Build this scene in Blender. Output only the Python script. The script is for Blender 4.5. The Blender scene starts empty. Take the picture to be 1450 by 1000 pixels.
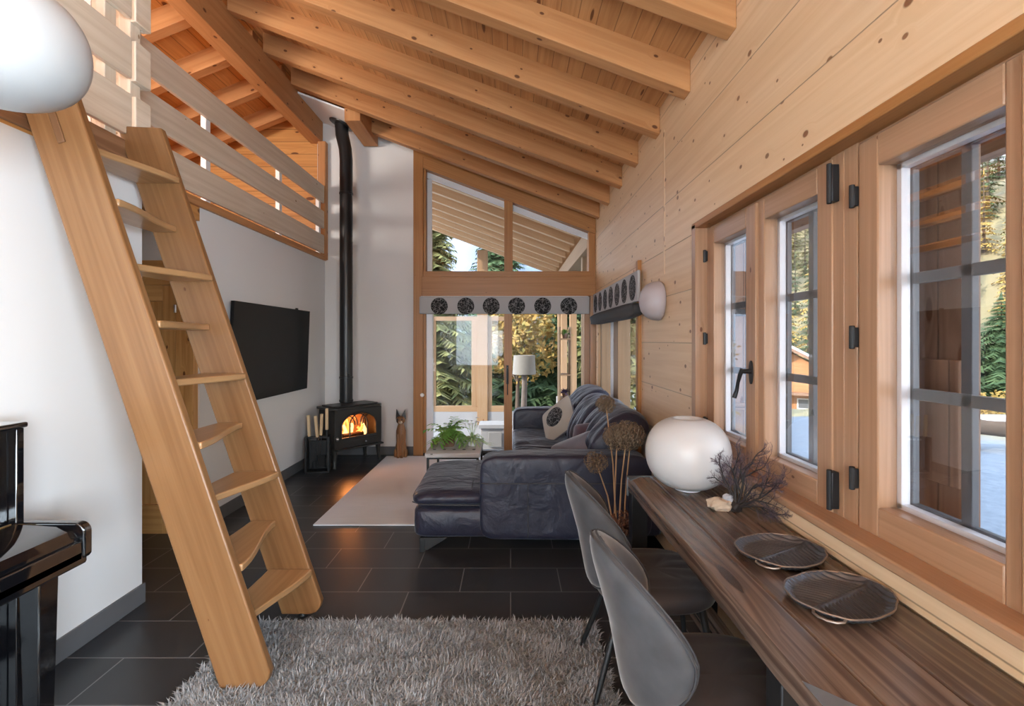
import bpy, bmesh, math, random
import numpy as np
from mathutils import Vector, Matrix, noise as mnoise

R = math.radians
SC = bpy.context.scene
COL = SC.collection

# ------------------------------------------------------------------ camera
cam_d = bpy.data.cameras.new('camera')
cam_d.sensor_width = 36.0
cam_d.lens = 36.0 * 695.0 / 1450.0
cam_d.shift_x = 2.0 / 1450.0
cam_d.shift_y = -18.0 / 1450.0
cam_d.clip_start = 0.05
cam_d.clip_end = 500
cam = bpy.data.objects.new('camera', cam_d)
cam.location = (0, 0, 1.48)
cam.rotation_euler = (R(90), 0, 0)
COL.objects.link(cam)
SC.camera = cam

# ------------------------------------------------------------------ colour management
SC.view_settings.view_transform = 'Standard'
SC.view_settings.look = 'None'
SC.view_settings.exposure = 0.56
SC.view_settings.gamma = 1.0
SC.view_settings.use_curve_mapping = False
SC.cycles.use_denoising = True
SC.cycles.max_bounces = 10
SC.cycles.diffuse_bounces = 5
SC.cycles.glossy_bounces = 4
SC.cycles.transparent_max_bounces = 24
SC.cycles.sample_clamp_indirect = 6.0
SC.cycles.caustics_reflective = False
SC.cycles.caustics_refractive = False

# ------------------------------------------------------------------ sky
wd = bpy.data.worlds.new('sky')
SC.world = wd
wd.use_nodes = True
wn = wd.node_tree
bg = wn.nodes['Background']
geo = wn.nodes.new('ShaderNodeTexCoord')
sep = wn.nodes.new('ShaderNodeSeparateXYZ')
rmp = wn.nodes.new('ShaderNodeValToRGB')
wn.links.new(geo.outputs['Generated'], sep.inputs[0])
wn.links.new(sep.outputs['Z'], rmp.inputs[0])
rmp.color_ramp.elements[0].position = 0.0
rmp.color_ramp.elements[0].color = (0.93, 0.95, 1.0, 1)
rmp.color_ramp.elements[1].position = 0.8
rmp.color_ramp.elements[1].color = (0.55, 0.74, 1.0, 1)
wn.links.new(rmp.outputs[0], bg.inputs[0])
bg.inputs[1].default_value = 4.0

# ------------------------------------------------------------------ sun and added fill lamps
def sun_lamp():
    l = bpy.data.lights.new('sun', 'SUN')
    l.energy = 5.0
    l.angle = R(0.6)
    l.color = (1.0, 0.93, 0.82)
    o = bpy.data.objects.new('sun', l)
    d = Vector((0.80, 0.34, -0.50))
    o.rotation_euler = d.to_track_quat('-Z', 'Y').to_euler()
    COL.objects.link(o)

def area(name, loc, target, sx, sy, watts, col=(1, 1, 1), spread=180):
    l = bpy.data.lights.new(name, 'AREA')
    l.shape = 'RECTANGLE'
    l.size, l.size_y = sx, sy
    l.energy = watts
    l.spread = R(spread)
    l.color = col
    o = bpy.data.objects.new(name, l)
    o.location = loc
    o.rotation_euler = (Vector(target) - Vector(loc)).to_track_quat('-Z', 'Y').to_euler()
    COL.objects.link(o)

sun_lamp()
area('rear_fill', (-1.2, -4.9, 1.7), (-0.9, 5, 1.75), 1.5, 2.2, 120, (0.71, 0.87, 1.0))  # added fill lamp behind the camera, in place of an assumed window
area('floor_fill', (-0.35, -3.0, 0.03), (-0.35, -2.4, 5), 2.7, 2.4, 760, (0.71, 0.87, 1.0), 125)  # unseen upward lamp added at floor level to brighten ceiling and walls
area('side_fill', (1.07, -1.3, 1.5), (-3.0, -1.0, 1.1), 2.2, 1.1, 225, (0.74, 0.88, 1.0), 140)  # lamp added behind the camera to brighten the left walls and rug
area('loft_fill', (-4.3, 2.0, 3.0), (-3.3, 6, 3.5), 1.2, 0.7, 75, (1.0, 0.93, 0.84))  # hidden lamp added to brighten the loft; no loft window is built

# ------------------------------------------------------------------ mesh helper
class MB:
    def __init__(self):
        self.bm = bmesh.new()

    def box(self, x0, x1, y0, y1, z0, z1, M=None):
        p = [Vector(c) for c in ((x0, y0, z0), (x1, y0, z0), (x1, y1, z0), (x0, y1, z0),
                                 (x0, y0, z1), (x1, y0, z1), (x1, y1, z1), (x0, y1, z1))]
        if M is not None:
            p = [M @ q for q in p]
        v = [self.bm.verts.new(q) for q in p]
        for f in ((0, 3, 2, 1), (4, 5, 6, 7), (0, 1, 5, 4), (1, 2, 6, 5), (2, 3, 7, 6), (3, 0, 4, 7)):
            self.bm.faces.new([v[i] for i in f])
        return self

    def prism(self, pts, vec):
        vec = Vector(vec)
        a = [self.bm.verts.new(Vector(p)) for p in pts]
        b = [self.bm.verts.new(Vector(p) + vec) for p in pts]
        n = len(pts)
        fs = [self.bm.faces.new(a[::-1]), self.bm.faces.new(b)]
        for i in range(n):
            fs.append(self.bm.faces.new((a[i], a[(i + 1) % n], b[(i + 1) % n], b[i])))
        bmesh.ops.recalc_face_normals(self.bm, faces=fs)
        return self

    def tube(self, pts, r, n=10, cap=True, closed=False):
        pts = [Vector(p) for p in pts]
        m = len(pts)
        rr = r if isinstance(r, (list, tuple)) else [r] * m
        rings = []
        up = None
        for i, p in enumerate(pts):
            if closed:
                t = pts[(i + 1) % m] - pts[i - 1]
            else:
                t = pts[min(i + 1, m - 1)] - pts[max(i - 1, 0)]
            t.normalize()
            if up is None:
                up = Vector((0, 0, 1)) if abs(t.z) < 0.9 else Vector((1, 0, 0))
            s = t.cross(up)
            if s.length < 1e-5:
                s = t.cross(Vector((0.3, 1, 0.2)))
            s.normalize()
            up = s.cross(t).normalized()
            rings.append([self.bm.verts.new(p + rr[i] * (math.cos(2 * math.pi * k / n) * s + math.sin(2 * math.pi * k / n) * up)) for k in range(n)])
        rng = range(m) if closed else range(m - 1)
        for i in rng:
            a, b = rings[i], rings[(i + 1) % m]
            for k in range(n):
                self.bm.faces.new((a[k], a[(k + 1) % n], b[(k + 1) % n], b[k]))
        if cap and not closed:
            self.bm.faces.new(rings[0][::-1])
            self.bm.faces.new(rings[-1])
        return self

    def lathe(self, prof, c=(0, 0, 0), n=32, axis='Z'):
        c = Vector(c)
        rings = []
        for (r, z) in prof:
            ring = []
            for k in range(n):
                a = 2 * math.pi * k / n
                if axis == 'Z':
                    q = Vector((r * math.cos(a), r * math.sin(a), z))
                elif axis == 'X':
                    q = Vector((z, r * math.cos(a), r * math.sin(a)))
                else:
                    q = Vector((r * math.cos(a), z, r * math.sin(a)))
                ring.append(self.bm.verts.new(c + q))
            rings.append(ring)
        fs = []
        for a, b in zip(rings, rings[1:]):
            for k in range(n):
                fs.append(self.bm.faces.new((a[k], a[(k + 1) % n], b[(k + 1) % n], b[k])))
        fs.append(self.bm.faces.new(rings[0][::-1]))
        fs.append(self.bm.faces.new(rings[-1]))
        bmesh.ops.recalc_face_normals(self.bm, faces=fs)
        return self

    def sell(self, c, s, e1=0.4, e2=0.4, nu=40, nv=20, fn=None, M=None):
        """rounded pillow-like solid; fn(p_unit, p) may displace"""
        c = Vector(c)
        sg = lambda w, m: math.copysign(abs(w) ** m, w)
        rows = []
        for j in range(nv + 1):
            v = -math.pi / 2 + math.pi * j / nv
            row = []
            for i in range(nu):
                u = -math.pi + 2 * math.pi * i / nu
                q = Vector((sg(math.cos(v), e1) * sg(math.cos(u), e2), sg(math.cos(v), e1) * sg(math.sin(u), e2), sg(math.sin(v), e1)))
                p = Vector((q.x * s[0], q.y * s[1], q.z * s[2]))
                if fn:
                    p = fn(q, p)
                if M is not None:
                    p = M @ p
                row.append(p + c)
            rows.append(row)
        vs = []
        for j, row in enumerate(rows):
            if j in (0, nv):
                q = sum(row, Vector()) / len(row)
                vs.append([self.bm.verts.new(q)])
            else:
                vs.append([self.bm.verts.new(p) for p in row])
        fs = []
        for j in range(nv):
            a, b = vs[j], vs[j + 1]
            for i in range(nu):
                k = (i + 1) % nu
                if len(a) == 1:
                    fs.append(self.bm.faces.new((a[0], b[k], b[i])))
                elif len(b) == 1:
                    fs.append(self.bm.faces.new((a[i], a[k], b[0])))
                else:
                    fs.append(self.bm.faces.new((a[i], a[k], b[k], b[i])))
        bmesh.ops.recalc_face_normals(self.bm, faces=fs)
        return self

    def grid(self, fn, nu, nv, closed_u=False):
        vs = [[self.bm.verts.new(Vector(fn(i / nu, j / nv))) for i in range(nu if closed_u else nu + 1)] for j in range(nv + 1)]
        for j in range(nv):
            for i in range(nu):
                k = (i + 1) % nu if closed_u else i + 1
                self.bm.faces.new((vs[j][i], vs[j][k], vs[j + 1][k], vs[j + 1][i]))
        return self

    def xform(self, M):
        self.bm.transform(M)
        return self

    def build(self, name, mat, parent=None, local=False, grain=None, bevel=0.0, sharp=35, seg=2, subsurf=0, solid=0):
        bm = self.bm
        uv = bm.loops.layers.uv.new('grain')
        off = (random.random() * 3, random.random() * 3) if grain is not None and len(grain) == 3 else (0, 0)
        g = Vector(grain[:3]).normalized() if grain is not None else Vector((1, 0, 0))
        for f in bm.faces:
            f.normal_update()
            n = f.normal
            w = n.cross(g)
            gg = g
            if w.length < 0.3:
                w = Vector((0, 0, 1)).cross(n) if abs(n.z) < 0.8 else Vector((1, 0, 0))
                gg = w.cross(n)
            w.normalize()
            for lp in f.loops:
                lp[uv].uv = (lp.vert.co.dot(gg) + off[0], lp.vert.co.dot(w) + off[1])
        base = Vector((0, 0, 0))
        if parent is None:
            xs = [v.co for v in bm.verts]
            lo = Vector((min(p.x for p in xs), min(p.y for p in xs), min(p.z for p in xs)))
            hi = Vector((max(p.x for p in xs), max(p.y for p in xs), max(p.z for p in xs)))
            base = Vector(((lo.x + hi.x) / 2, (lo.y + hi.y) / 2, lo.z))
        elif not local:
            r = parent
            while r.parent:
                r = r.parent
            base = Vector(r.location)
        bm.transform(Matrix.Translation(-base))
        me = bpy.data.meshes.new(name)
        bm.to_mesh(me)
        bm.free()
        mats = mat if isinstance(mat, (list, tuple)) else [mat]
        for m in mats:
            me.materials.append(m)
        for p in me.polygons:
            p.use_smooth = True
        me.set_sharp_from_angle(angle=R(sharp))
        o = bpy.data.objects.new(name, me)
        COL.objects.link(o)
        if parent is None:
            o.location = base
        else:
            o.parent = parent
        if solid:
            md = o.modifiers.new('thick', 'SOLIDIFY'); md.thickness = solid; md.offset = 0
        if bevel > 0:
            md = o.modifiers.new('edge', 'BEVEL')
            md.width = bevel; md.segments = seg; md.limit_method = 'ANGLE'; md.angle_limit = R(40)
            md.harden_normals = False
        if subsurf:
            md = o.modifiers.new('smooth', 'SUBSURF'); md.levels = subsurf; md.render_levels = subsurf
        return o


def raw_mesh(name, verts, faces, mat, parent=None, base=(0, 0, 0), smooth=True):
    me = bpy.data.meshes.new(name)
    me.from_pydata([tuple(v) for v in verts], [], [tuple(f) for f in faces])
    for m in (mat if isinstance(mat, (list, tuple)) else [mat]):
        me.materials.append(m)
    if smooth:
        for p in me.polygons:
            p.use_smooth = True
    o = bpy.data.objects.new(name, me)
    COL.objects.link(o)
    if parent:
        o.parent = parent
    else:
        o.location = base
    return o


def tag(o, label=None, cat=None, group=None, kind=None):
    if label: o['label'] = label
    if cat: o['category'] = cat
    if group: o['group'] = group
    if kind: o['kind'] = kind
    return o


def thing(name, label, cat, loc=(0, 0, 0), rz=0.0, group=None, kind=None):
    o = bpy.data.objects.new(name, None)
    o.empty_display_size = 0.1
    o.location = loc
    o.rotation_euler = (0, 0, rz)
    COL.objects.link(o)
    return tag(o, label, cat, group, kind)


def copy_tree(o, parent=None):
    c = o.copy()
    COL.objects.link(c)
    if parent is not None:
        c.parent = parent
    for ch in list(o.children):
        copy_tree(ch, c)
    return c


# ------------------------------------------------------------------ materials
MATS = {}

def new_mat(name):
    m = bpy.data.materials.new(name)
    m.use_nodes = True
    nt = m.node_tree
    b = nt.nodes['Principled BSDF']
    MATS[name] = m
    return m, nt, b


def N(nt, kind, **kw):
    n = nt.nodes.new(kind)
    for k, v in kw.items():
        if k.startswith('i_'):
            key = k[2:]
            n.inputs[int(key) if key.isdigit() else key].default_value = v
        else:
            setattr(n, k, v)
    return n


def mth(nt, op, a, b=None, c=None, clamp=False):
    n = nt.nodes.new('ShaderNodeMath')
    n.operation = op
    n.use_clamp = clamp
    for i, x in enumerate((a, b, c)):
        if x is None:
            continue
        if isinstance(x, (int, float)):
            n.inputs[i].default_value = x
        else:
            nt.links.new(x, n.inputs[i])
    return n.outputs[0]


def mix(nt, fac, a, b, mode='MIX'):
    n = nt.nodes.new('ShaderNodeMix')
    n.data_type = 'RGBA'
    n.blend_type = mode
    for sock, x in ((n.inputs[0], fac), (n.inputs[6], a), (n.inputs[7], b)):
        if isinstance(x, (int, float)):
            sock.default_value = x
        elif isinstance(x, (tuple, list)):
            sock.default_value = tuple(x)[:3] + (1,)
        else:
            nt.links.new(x, sock)
    return n.outputs[2]


def bump(nt, b, height, strength=0.2, dist=0.01):
    n = nt.nodes.new('ShaderNodeBump')
    n.inputs['Strength'].default_value = strength
    n.inputs['Distance'].default_value = dist
    nt.links.new(height, n.inputs['Height'])
    nt.links.new(n.outputs[0], b.inputs['Normal'])


def plain(name, col, rough=0.5, metal=0.0, spec=0.5, nscale=0, nbump=0.0, var=0.0, coat=0.0, sheen=0.0, bdist=0.004):
    m, nt, b = new_mat(name)
    b.inputs['Base Color'].default_value = tuple(col) + (1,)
    b.inputs['Roughness'].default_value = rough
    b.inputs['Metallic'].default_value = metal
    b.inputs['Specular IOR Level'].default_value = spec
    b.inputs['Coat Weight'].default_value = coat
    b.inputs['Coat Roughness'].default_value = 0.05
    b.inputs['Sheen Weight'].default_value = sheen
    b.inputs['Sheen Roughness'].default_value = 0.35
    if nscale:
        tc = N(nt, 'ShaderNodeTexCoord')
        no = N(nt, 'ShaderNodeTexNoise', i_Scale=nscale, i_Detail=5.0)
        nt.links.new(tc.outputs['Object'], no.inputs['Vector'])
        if var:
            c = mix(nt, no.outputs[0], [max(0, x * (1 - var)) for x in col], [min(1, x * (1 + var)) for x in col])
            nt.links.new(c, b.inputs['Base Color'])
        if nbump:
            bump(nt, b, no.outputs[0], nbump, bdist)
    return m


def wood(name, light, dark, knot=(0.14, 0.05, 0.018), rough=0.5, knots=0.5, plank=0.0, phase=0.0, groove=0.006, gsc=32.0,
         contrast=1.0, ksu=2.0, ksv=5.0, coat=0.0, spec=0.35, ksize=0.10):
    m, nt, b = new_mat(name)
    L = nt.links
    b.inputs['Roughness'].default_value = rough
    b.inputs['Coat Weight'].default_value = coat
    b.inputs['Coat Roughness'].default_value = 0.15
    b.inputs['Specular IOR Level'].default_value = spec
    uv = N(nt, 'ShaderNodeUVMap', uv_map='grain')
    s = N(nt, 'ShaderNodeSeparateXYZ')
    L.new(uv.outputs[0], s.inputs[0])
    u, v = s.outputs[0], s.outputs[1]
    oi = N(nt, 'ShaderNodeObjectInfo')
    ru = mth(nt, 'MULTIPLY', oi.outputs['Random'], 17.3)
    pr = None
    if plank:
        q = mth(nt, 'DIVIDE', mth(nt, 'ADD', v, phase), plank)
        fl = mth(nt, 'FLOOR', q)
        fr = mth(nt, 'SUBTRACT', q, fl)
        wn_ = N(nt, 'ShaderNodeTexWhiteNoise', noise_dimensions='1D')
        L.new(fl, wn_.inputs['W'])
        pr = wn_.outputs['Value']
        u = mth(nt, 'ADD', u, mth(nt, 'MULTIPLY', pr, 9.7))
        e = mth(nt, 'MINIMUM', fr, mth(nt, 'SUBTRACT', 1.0, fr))
        gv = mth(nt, 'DIVIDE', mth(nt, 'MULTIPLY', e, plank), groove, clamp=True)
    u = mth(nt, 'ADD', u, ru)
    # knots
    cb = N(nt, 'ShaderNodeCombineXYZ')
    L.new(mth(nt, 'MULTIPLY', u, ksu), cb.inputs[0]); L.new(mth(nt, 'MULTIPLY', v, ksv), cb.inputs[1])
    vo = N(nt, 'ShaderNodeTexVoronoi', voronoi_dimensions='2D', i_Scale=1.0)
    L.new(cb.outputs[0], vo.inputs['Vector'])
    sc = N(nt, 'ShaderNodeSeparateColor')
    L.new(vo.outputs['Color'], sc.inputs[0])
    gate = mth(nt, 'LESS_THAN', sc.outputs[0], knots)
    size = mth(nt, 'MULTIPLY_ADD', sc.outputs[1], ksize, ksize * 0.35)
    kd = mth(nt, 'SUBTRACT', 1.0, mth(nt, 'DIVIDE', vo.outputs['Distance'], size), clamp=True)
    kn = mth(nt, 'MULTIPLY', mth(nt, 'MULTIPLY', kd, 3.0, clamp=True), gate)
    halo = mth(nt, 'MULTIPLY', mth(nt, 'SUBTRACT', 1.0, mth(nt, 'DIVIDE', vo.outputs['Distance'], mth(nt, 'MULTIPLY', size, 3.2)), clamp=True), gate)
    # grain, bent round the knots
    cg = N(nt, 'ShaderNodeCombineXYZ')
    L.new(mth(nt, 'MULTIPLY', u, 1.1), cg.inputs[0])
    L.new(mth(nt, 'ADD', mth(nt, 'MULTIPLY', v, gsc), mth(nt, 'MULTIPLY', halo, 1.6)), cg.inputs[1])
    n1 = N(nt, 'ShaderNodeTexNoise', noise_dimensions='2D', i_Scale=1.0, i_Detail=4.0, i_Distortion=0.4)
    L.new(cg.outputs[0], n1.inputs['Vector'])
    cw = N(nt, 'ShaderNodeCombineXYZ')
    L.new(mth(nt, 'MULTIPLY', u, 0.5), cw.inputs[0]); L.new(mth(nt, 'MULTIPLY', v, 5.0), cw.inputs[1])
    n2 = N(nt, 'ShaderNodeTexNoise', noise_dimensions='2D', i_Scale=1.0, i_Detail=2.0)
    L.new(cw.outputs[0], n2.inputs['Vector'])
    g = mth(nt, 'MULTIPLY_ADD', mth(nt, 'SUBTRACT', n1.outputs[0], 0.5), 2.6 * contrast, 0.5)
    g = mth(nt, 'ADD', g, mth(nt, 'MULTIPLY', mth(nt, 'SUBTRACT', n2.outputs[0], 0.5), 1.3 * contrast), clamp=True)
    col = mix(nt, g, light, dark)
    if pr is not None:
        col = mix(nt, mth(nt, 'MULTIPLY', pr, 0.28), col, [x * 0.62 for x in light])
    else:
        col = mix(nt, mth(nt, 'MULTIPLY', oi.outputs['Random'], 0.16), col, [x * 0.7 for x in light])
    col = mix(nt, mth(nt, 'MULTIPLY', halo, 0.35), col, dark)
    col = mix(nt, kn, col, knot)
    h = mth(nt, 'MULTIPLY', n1.outputs[0], 0.15)
    if plank:
        col = mix(nt, mth(nt, 'MULTIPLY', mth(nt, 'SUBTRACT', 1.0, gv), 0.8), col, [x * 0.25 for x in dark])
        h = mth(nt, 'ADD', h, gv)
    L.new(col, b.inputs['Base Color'])
    bump(nt, b, h, 0.35 if plank else 0.12, 0.004)
    return m


pine_wall = wood('pine_wall', (0.82, 0.60, 0.385), (0.70, 0.465, 0.26), knot=(0.24, 0.11, 0.05), rough=0.38, plank=0.325, phase=1.463, knots=0.85, ksu=3.8, ksv=5.4, ksize=0.062, contrast=0.6, groove=0.004, spec=0.5)
pine_ceiling = wood('pine_ceiling', (0.60, 0.31, 0.13), (0.44, 0.20, 0.075), plank=0.115, knots=0.45, ksu=1.4, ksv=8, rough=0.55, groove=0.004)
pine_beam = wood('pine_beam', (0.56, 0.275, 0.112), (0.43, 0.185, 0.066), knots=0.7, ksu=3.2, ksv=5.5, rough=0.55, gsc=26, contrast=0.75, ksize=0.062)
pine_loft = wood('pine_loft', (0.70, 0.36, 0.12), (0.54, 0.24, 0.07), plank=0.16, knots=0.55, rough=0.5)
pine_door = wood('pine_door', (0.66, 0.37, 0.14), (0.50, 0.25, 0.08), knots=0.5, ksu=4, ksv=9, rough=0.4)
larch_frame = wood('larch_frame', (0.46, 0.27, 0.16), (0.35, 0.19, 0.10), knots=0.25, ksu=2.5, ksv=4.5, ksize=0.035, rough=0.32, gsc=60, contrast=0.7, spec=0.5)
larch_far = wood('larch_far', (0.46, 0.215, 0.075), (0.34, 0.145, 0.045), knots=0.25, ksu=2.5, ksv=4.5, ksize=0.035, rough=0.4, gsc=60, contrast=0.7)
oak_ladder = wood('oak_ladder', (0.275, 0.140, 0.058), (0.195, 0.090, 0.033), knots=0.12, ksu=2.5, ksv=4.5, rough=0.33, gsc=40, contrast=0.75, spec=0.5, ksize=0.03)
oak_tread = wood('oak_tread', (0.46, 0.27, 0.13), (0.35, 0.19, 0.08), knots=0.08, rough=0.28, gsc=40, contrast=0.7, spec=0.5)
pale_board = wood('pale_board', (0.78, 0.67, 0.54), (0.64, 0.52, 0.39), knots=0.35, ksu=2.2, ksv=4.5, ksize=0.04, rough=0.5, gsc=30, contrast=0.8, knot=(0.30, 0.18, 0.09))
old_wood = wood('old_wood', (0.225, 0.160, 0.122), (0.07, 0.043, 0.032), knots=0.25, ksu=1.2, ksv=6, rough=0.27, gsc=42, contrast=1.1, plank=0.0, knot=(0.03, 0.015, 0.01), spec=0.6)
shutter_wood = wood('shutter_wood', (0.38, 0.23, 0.155), (0.24, 0.13, 0.08), knots=0.6, ksu=2.5, ksv=8, rough=0.6, plank=0.12)
batten_wood = wood('batten_wood', (0.55, 0.27, 0.12), (0.40, 0.18, 0.07), knots=0.1, rough=0.6)
grey_wood = wood('grey_wood', (0.72, 0.70, 0.68), (0.50, 0.48, 0.46), knots=0.2, ksize=0.03, rough=0.6, contrast=0.9, knot=(0.12, 0.1, 0.09))
veranda_pine = wood('veranda_pine', (0.66, 0.46, 0.28), (0.55, 0.35, 0.19), knots=0.15, rough=0.5, contrast=0.6, ksize=0.04)  # paler copy of the post pine, making up for shade on the rafters
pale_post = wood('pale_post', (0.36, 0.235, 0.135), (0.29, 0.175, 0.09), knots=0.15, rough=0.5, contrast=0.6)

plaster = plain('plaster', (0.76, 0.76, 0.76), 0.85, nscale=14, nbump=0.06, spec=0.2)
plaster_shade = plain('plaster_panel', (0.82, 0.82, 0.82), 0.9, spec=0.2)
white_paint = plain('white_paint', (0.84, 0.84, 0.84), 0.45)
base_tile = plain('base_tile', (0.12, 0.122, 0.128), 0.42, nscale=6, var=0.15)
black_lacquer = plain('black_lacquer', (0.004, 0.004, 0.005), 0.06, coat=1.0)
black_iron = plain('black_iron', (0.018, 0.018, 0.019), 0.45, metal=0.3, nscale=60, nbump=0.1)
stove_iron = plain('stove_iron', (0.028, 0.027, 0.024), 0.42, metal=0.2, nscale=90, nbump=0.12)
flue_black = plain('flue_black', (0.012, 0.012, 0.013), 0.32)
screen_black = plain('screen_black', (0.0035, 0.0035, 0.004), 0.38, spec=0.3)
opal = plain('opal_glass', (0.62, 0.62, 0.615), 0.32, spec=0.5)
opal_pendant = plain('opal_pendant', (0.40, 0.40, 0.40), 0.32)
opal_mauve = plain('opal_mauve', (0.47, 0.425, 0.44), 0.45)
brass = plain('brass', (0.75, 0.5, 0.2), 0.3, metal=1.0)
steel = plain('steel', (0.55, 0.57, 0.6), 0.35, metal=1.0)
steel_blue = plain('steel_plate', (0.30, 0.36, 0.42), 0.35, metal=0.8, nscale=25, var=0.2)
window_grey = plain('window_grey', (0.13, 0.14, 0.155), 0.5)
bead_white = plain('bead_white', (0.82, 0.84, 0.88), 0.35)
velvet = plain('velvet_grey', (0.058, 0.060, 0.066), 0.75, sheen=0.55, nscale=13, var=0.55, nbump=0.05)
velvet_shaded = plain('velvet_shaded', (0.055, 0.045, 0.045), 0.65, sheen=0.35, nscale=9, var=0.2)  # seat copy of the grey velvet with its shade put into the colour
piping_dark = plain('piping_dark', (0.05, 0.05, 0.055), 0.6)
blind_grey = plain('blind_grey', (0.46, 0.455, 0.46), 0.9, nscale=200, nbump=0.1)
blind_dark = plain('blind_dark', (0.05, 0.052, 0.055), 0.8)
terracotta = plain('terracotta', (0.20, 0.115, 0.075), 0.85, nscale=25, var=0.4)
leaf_green = plain('leaf_green', (0.17, 0.36, 0.06), 0.5, nscale=12, var=0.4)
leaf_pale = plain('leaf_pale', (0.36, 0.50, 0.22), 0.5, nscale=12, var=0.3)
petal_white = plain('petal_white', (0.8, 0.78, 0.82), 0.6)
dried_brown = plain('dried_brown', (0.16, 0.105, 0.062), 0.85)
dried_stem = plain('dried_stem', (0.38, 0.23, 0.12), 0.8)
coral_black = plain('coral_black', (0.018, 0.013, 0.012), 0.6)
coral_web = plain('coral_web', (0.10, 0.07, 0.085), 0.8)
stone_beige = plain('stone_beige', (0.55, 0.44, 0.33), 0.9, nscale=14, var=0.35, nbump=0.8, bdist=0.02)
tray_bronze = plain('tray_bronze', (0.095, 0.10, 0.115), 0.30, metal=0.6, nscale=30, var=0.3)
tray_rim = plain('tray_rim', (0.26, 0.20, 0.16), 0.4, metal=0.7)
cushion_cream = plain('cushion_cream', (0.50, 0.46, 0.40), 0.9, nscale=60, nbump=0.2)
cushion_plum = plain('cushion_plum', (0.075, 0.04, 0.055), 0.7, sheen=0.4)
cushion_slate = plain('cushion_slate', (0.16, 0.16, 0.20), 0.7, sheen=0.4)
handle_ash = plain('handle_ash', (0.70, 0.53, 0.32), 0.5)
ember = plain('ember', (0.05, 0.02, 0.01), 0.9)
cat_wood = wood('cat_wood', (0.34, 0.17, 0.075), (0.20, 0.09, 0.035), knots=0.0, rough=0.35, gsc=25)
cat_black = plain('cat_black', (0.012, 0.01, 0.01), 0.4)
cat_cream = plain('cat_cream', (0.62, 0.5, 0.36), 0.5)
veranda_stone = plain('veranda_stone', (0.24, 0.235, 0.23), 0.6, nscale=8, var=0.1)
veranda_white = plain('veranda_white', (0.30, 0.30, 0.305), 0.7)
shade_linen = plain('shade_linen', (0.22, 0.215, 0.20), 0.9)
trunk_grey = plain('trunk_grey', (0.14, 0.115, 0.10), 0.9, nscale=12, var=0.4, nbump=0.6)
bark = plain('bark', (0.10, 0.07, 0.05), 0.95, nscale=8, var=0.3)
snow = plain('snow', (0.80, 0.84, 0.90), 0.7, nscale=4, nbump=0.3)


def emit(name, col, strength):
    m, nt, b = new_mat(name)
    b.inputs['Base Color'].default_value = (0, 0, 0, 1)
    b.inputs['Emission Color'].default_value = tuple(col) + (1,)
    b.inputs['Emission Strength'].default_value = strength
    return m

flame_mat = emit('flame', (1.0, 0.30, 0.06), 2.2)
flame_core = emit('flame_core', (1.0, 0.55, 0.20), 2.6)


def glass_mat(name, fac=0.6, tint=(1, 1, 1)):
    m = bpy.data.materials.new(name)
    m.use_nodes = True
    nt = m.node_tree
    nt.nodes.clear()
    o = N(nt, 'ShaderNodeOutputMaterial')
    t = N(nt, 'ShaderNodeBsdfTransparent', i_Color=tuple(tint) + (1,))
    g = N(nt, 'ShaderNodeBsdfGlossy', i_Roughness=0.0)
    fr = N(nt, 'ShaderNodeFresnel', i_IOR=1.45)
    mx = N(nt, 'ShaderNodeMixShader')
    nt.links.new(mth(nt, 'MULTIPLY', fr.outputs[0], fac), mx.inputs[0])
    nt.links.new(t.outputs[0], mx.inputs[1])
    nt.links.new(g.outputs[0], mx.inputs[2])
    nt.links.new(mx.outputs[0], o.inputs[0])
    return m

glass = glass_mat('window_glass', 0.32)
glass_fire = glass_mat('stove_glass', 0.4, (0.95, 0.9, 0.85))


def floor_tiles():
    m, nt, b = new_mat('slate_tiles')
    L = nt.links
    tc = N(nt, 'ShaderNodeNewGeometry')
    mp = N(nt, 'ShaderNodeMapping')
    mp.inputs['Location'].default_value = (30.0, -2.587 + 0.3 * 11, 0)
    L.new(tc.outputs['Position'], mp.inputs[0])
    br = N(nt, 'ShaderNodeTexBrick', offset=0.5, i_Scale=1.0)
    br.inputs['Brick Width'].default_value = 0.6
    br.inputs['Row Height'].default_value = 0.3
    br.inputs['Mortar Size'].default_value = 0.0032
    br.inputs['Mortar Smooth'].default_value = 0.0
    br.inputs['Color1'].default_value = (0.022, 0.024, 0.027, 1)
    br.inputs['Color2'].default_value = (0.030, 0.032, 0.036, 1)
    br.inputs['Mortar'].default_value = (0.19, 0.19, 0.19, 1)
    L.new(mp.outputs[0], br.inputs['Vector'])
    no = N(nt, 'ShaderNodeTexNoise', i_Scale=3.0, i_Detail=6.0)
    L.new(tc.outputs['Position'], no.inputs['Vector'])
    L.new(mix(nt, mth(nt, 'MULTIPLY', no.outputs[0], 0.5), br.outputs[0], (0.042, 0.044, 0.050), 'MIX'), b.inputs['Base Color'])
    c2 = mix(nt, br.outputs[1], mix(nt, mth(nt, 'MULTIPLY', no.outputs[0], 0.45), br.outputs[0], (0.042, 0.044, 0.050)), (0.19, 0.19, 0.19))
    L.new(c2, b.inputs['Base Color'])
    L.new(mth(nt, 'MULTIPLY_ADD', no.outputs[0], 0.16, 0.24), b.inputs['Roughness'])
    bump(nt, b, mth(nt, 'ADD', mth(nt, 'MULTIPLY', mth(nt, 'SUBTRACT', 1.0, br.outputs[1]), 1.0), mth(nt, 'MULTIPLY', no.outputs[0], 0.35)), 0.25, 0.003)
    return m

tiles = floor_tiles()


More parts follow.
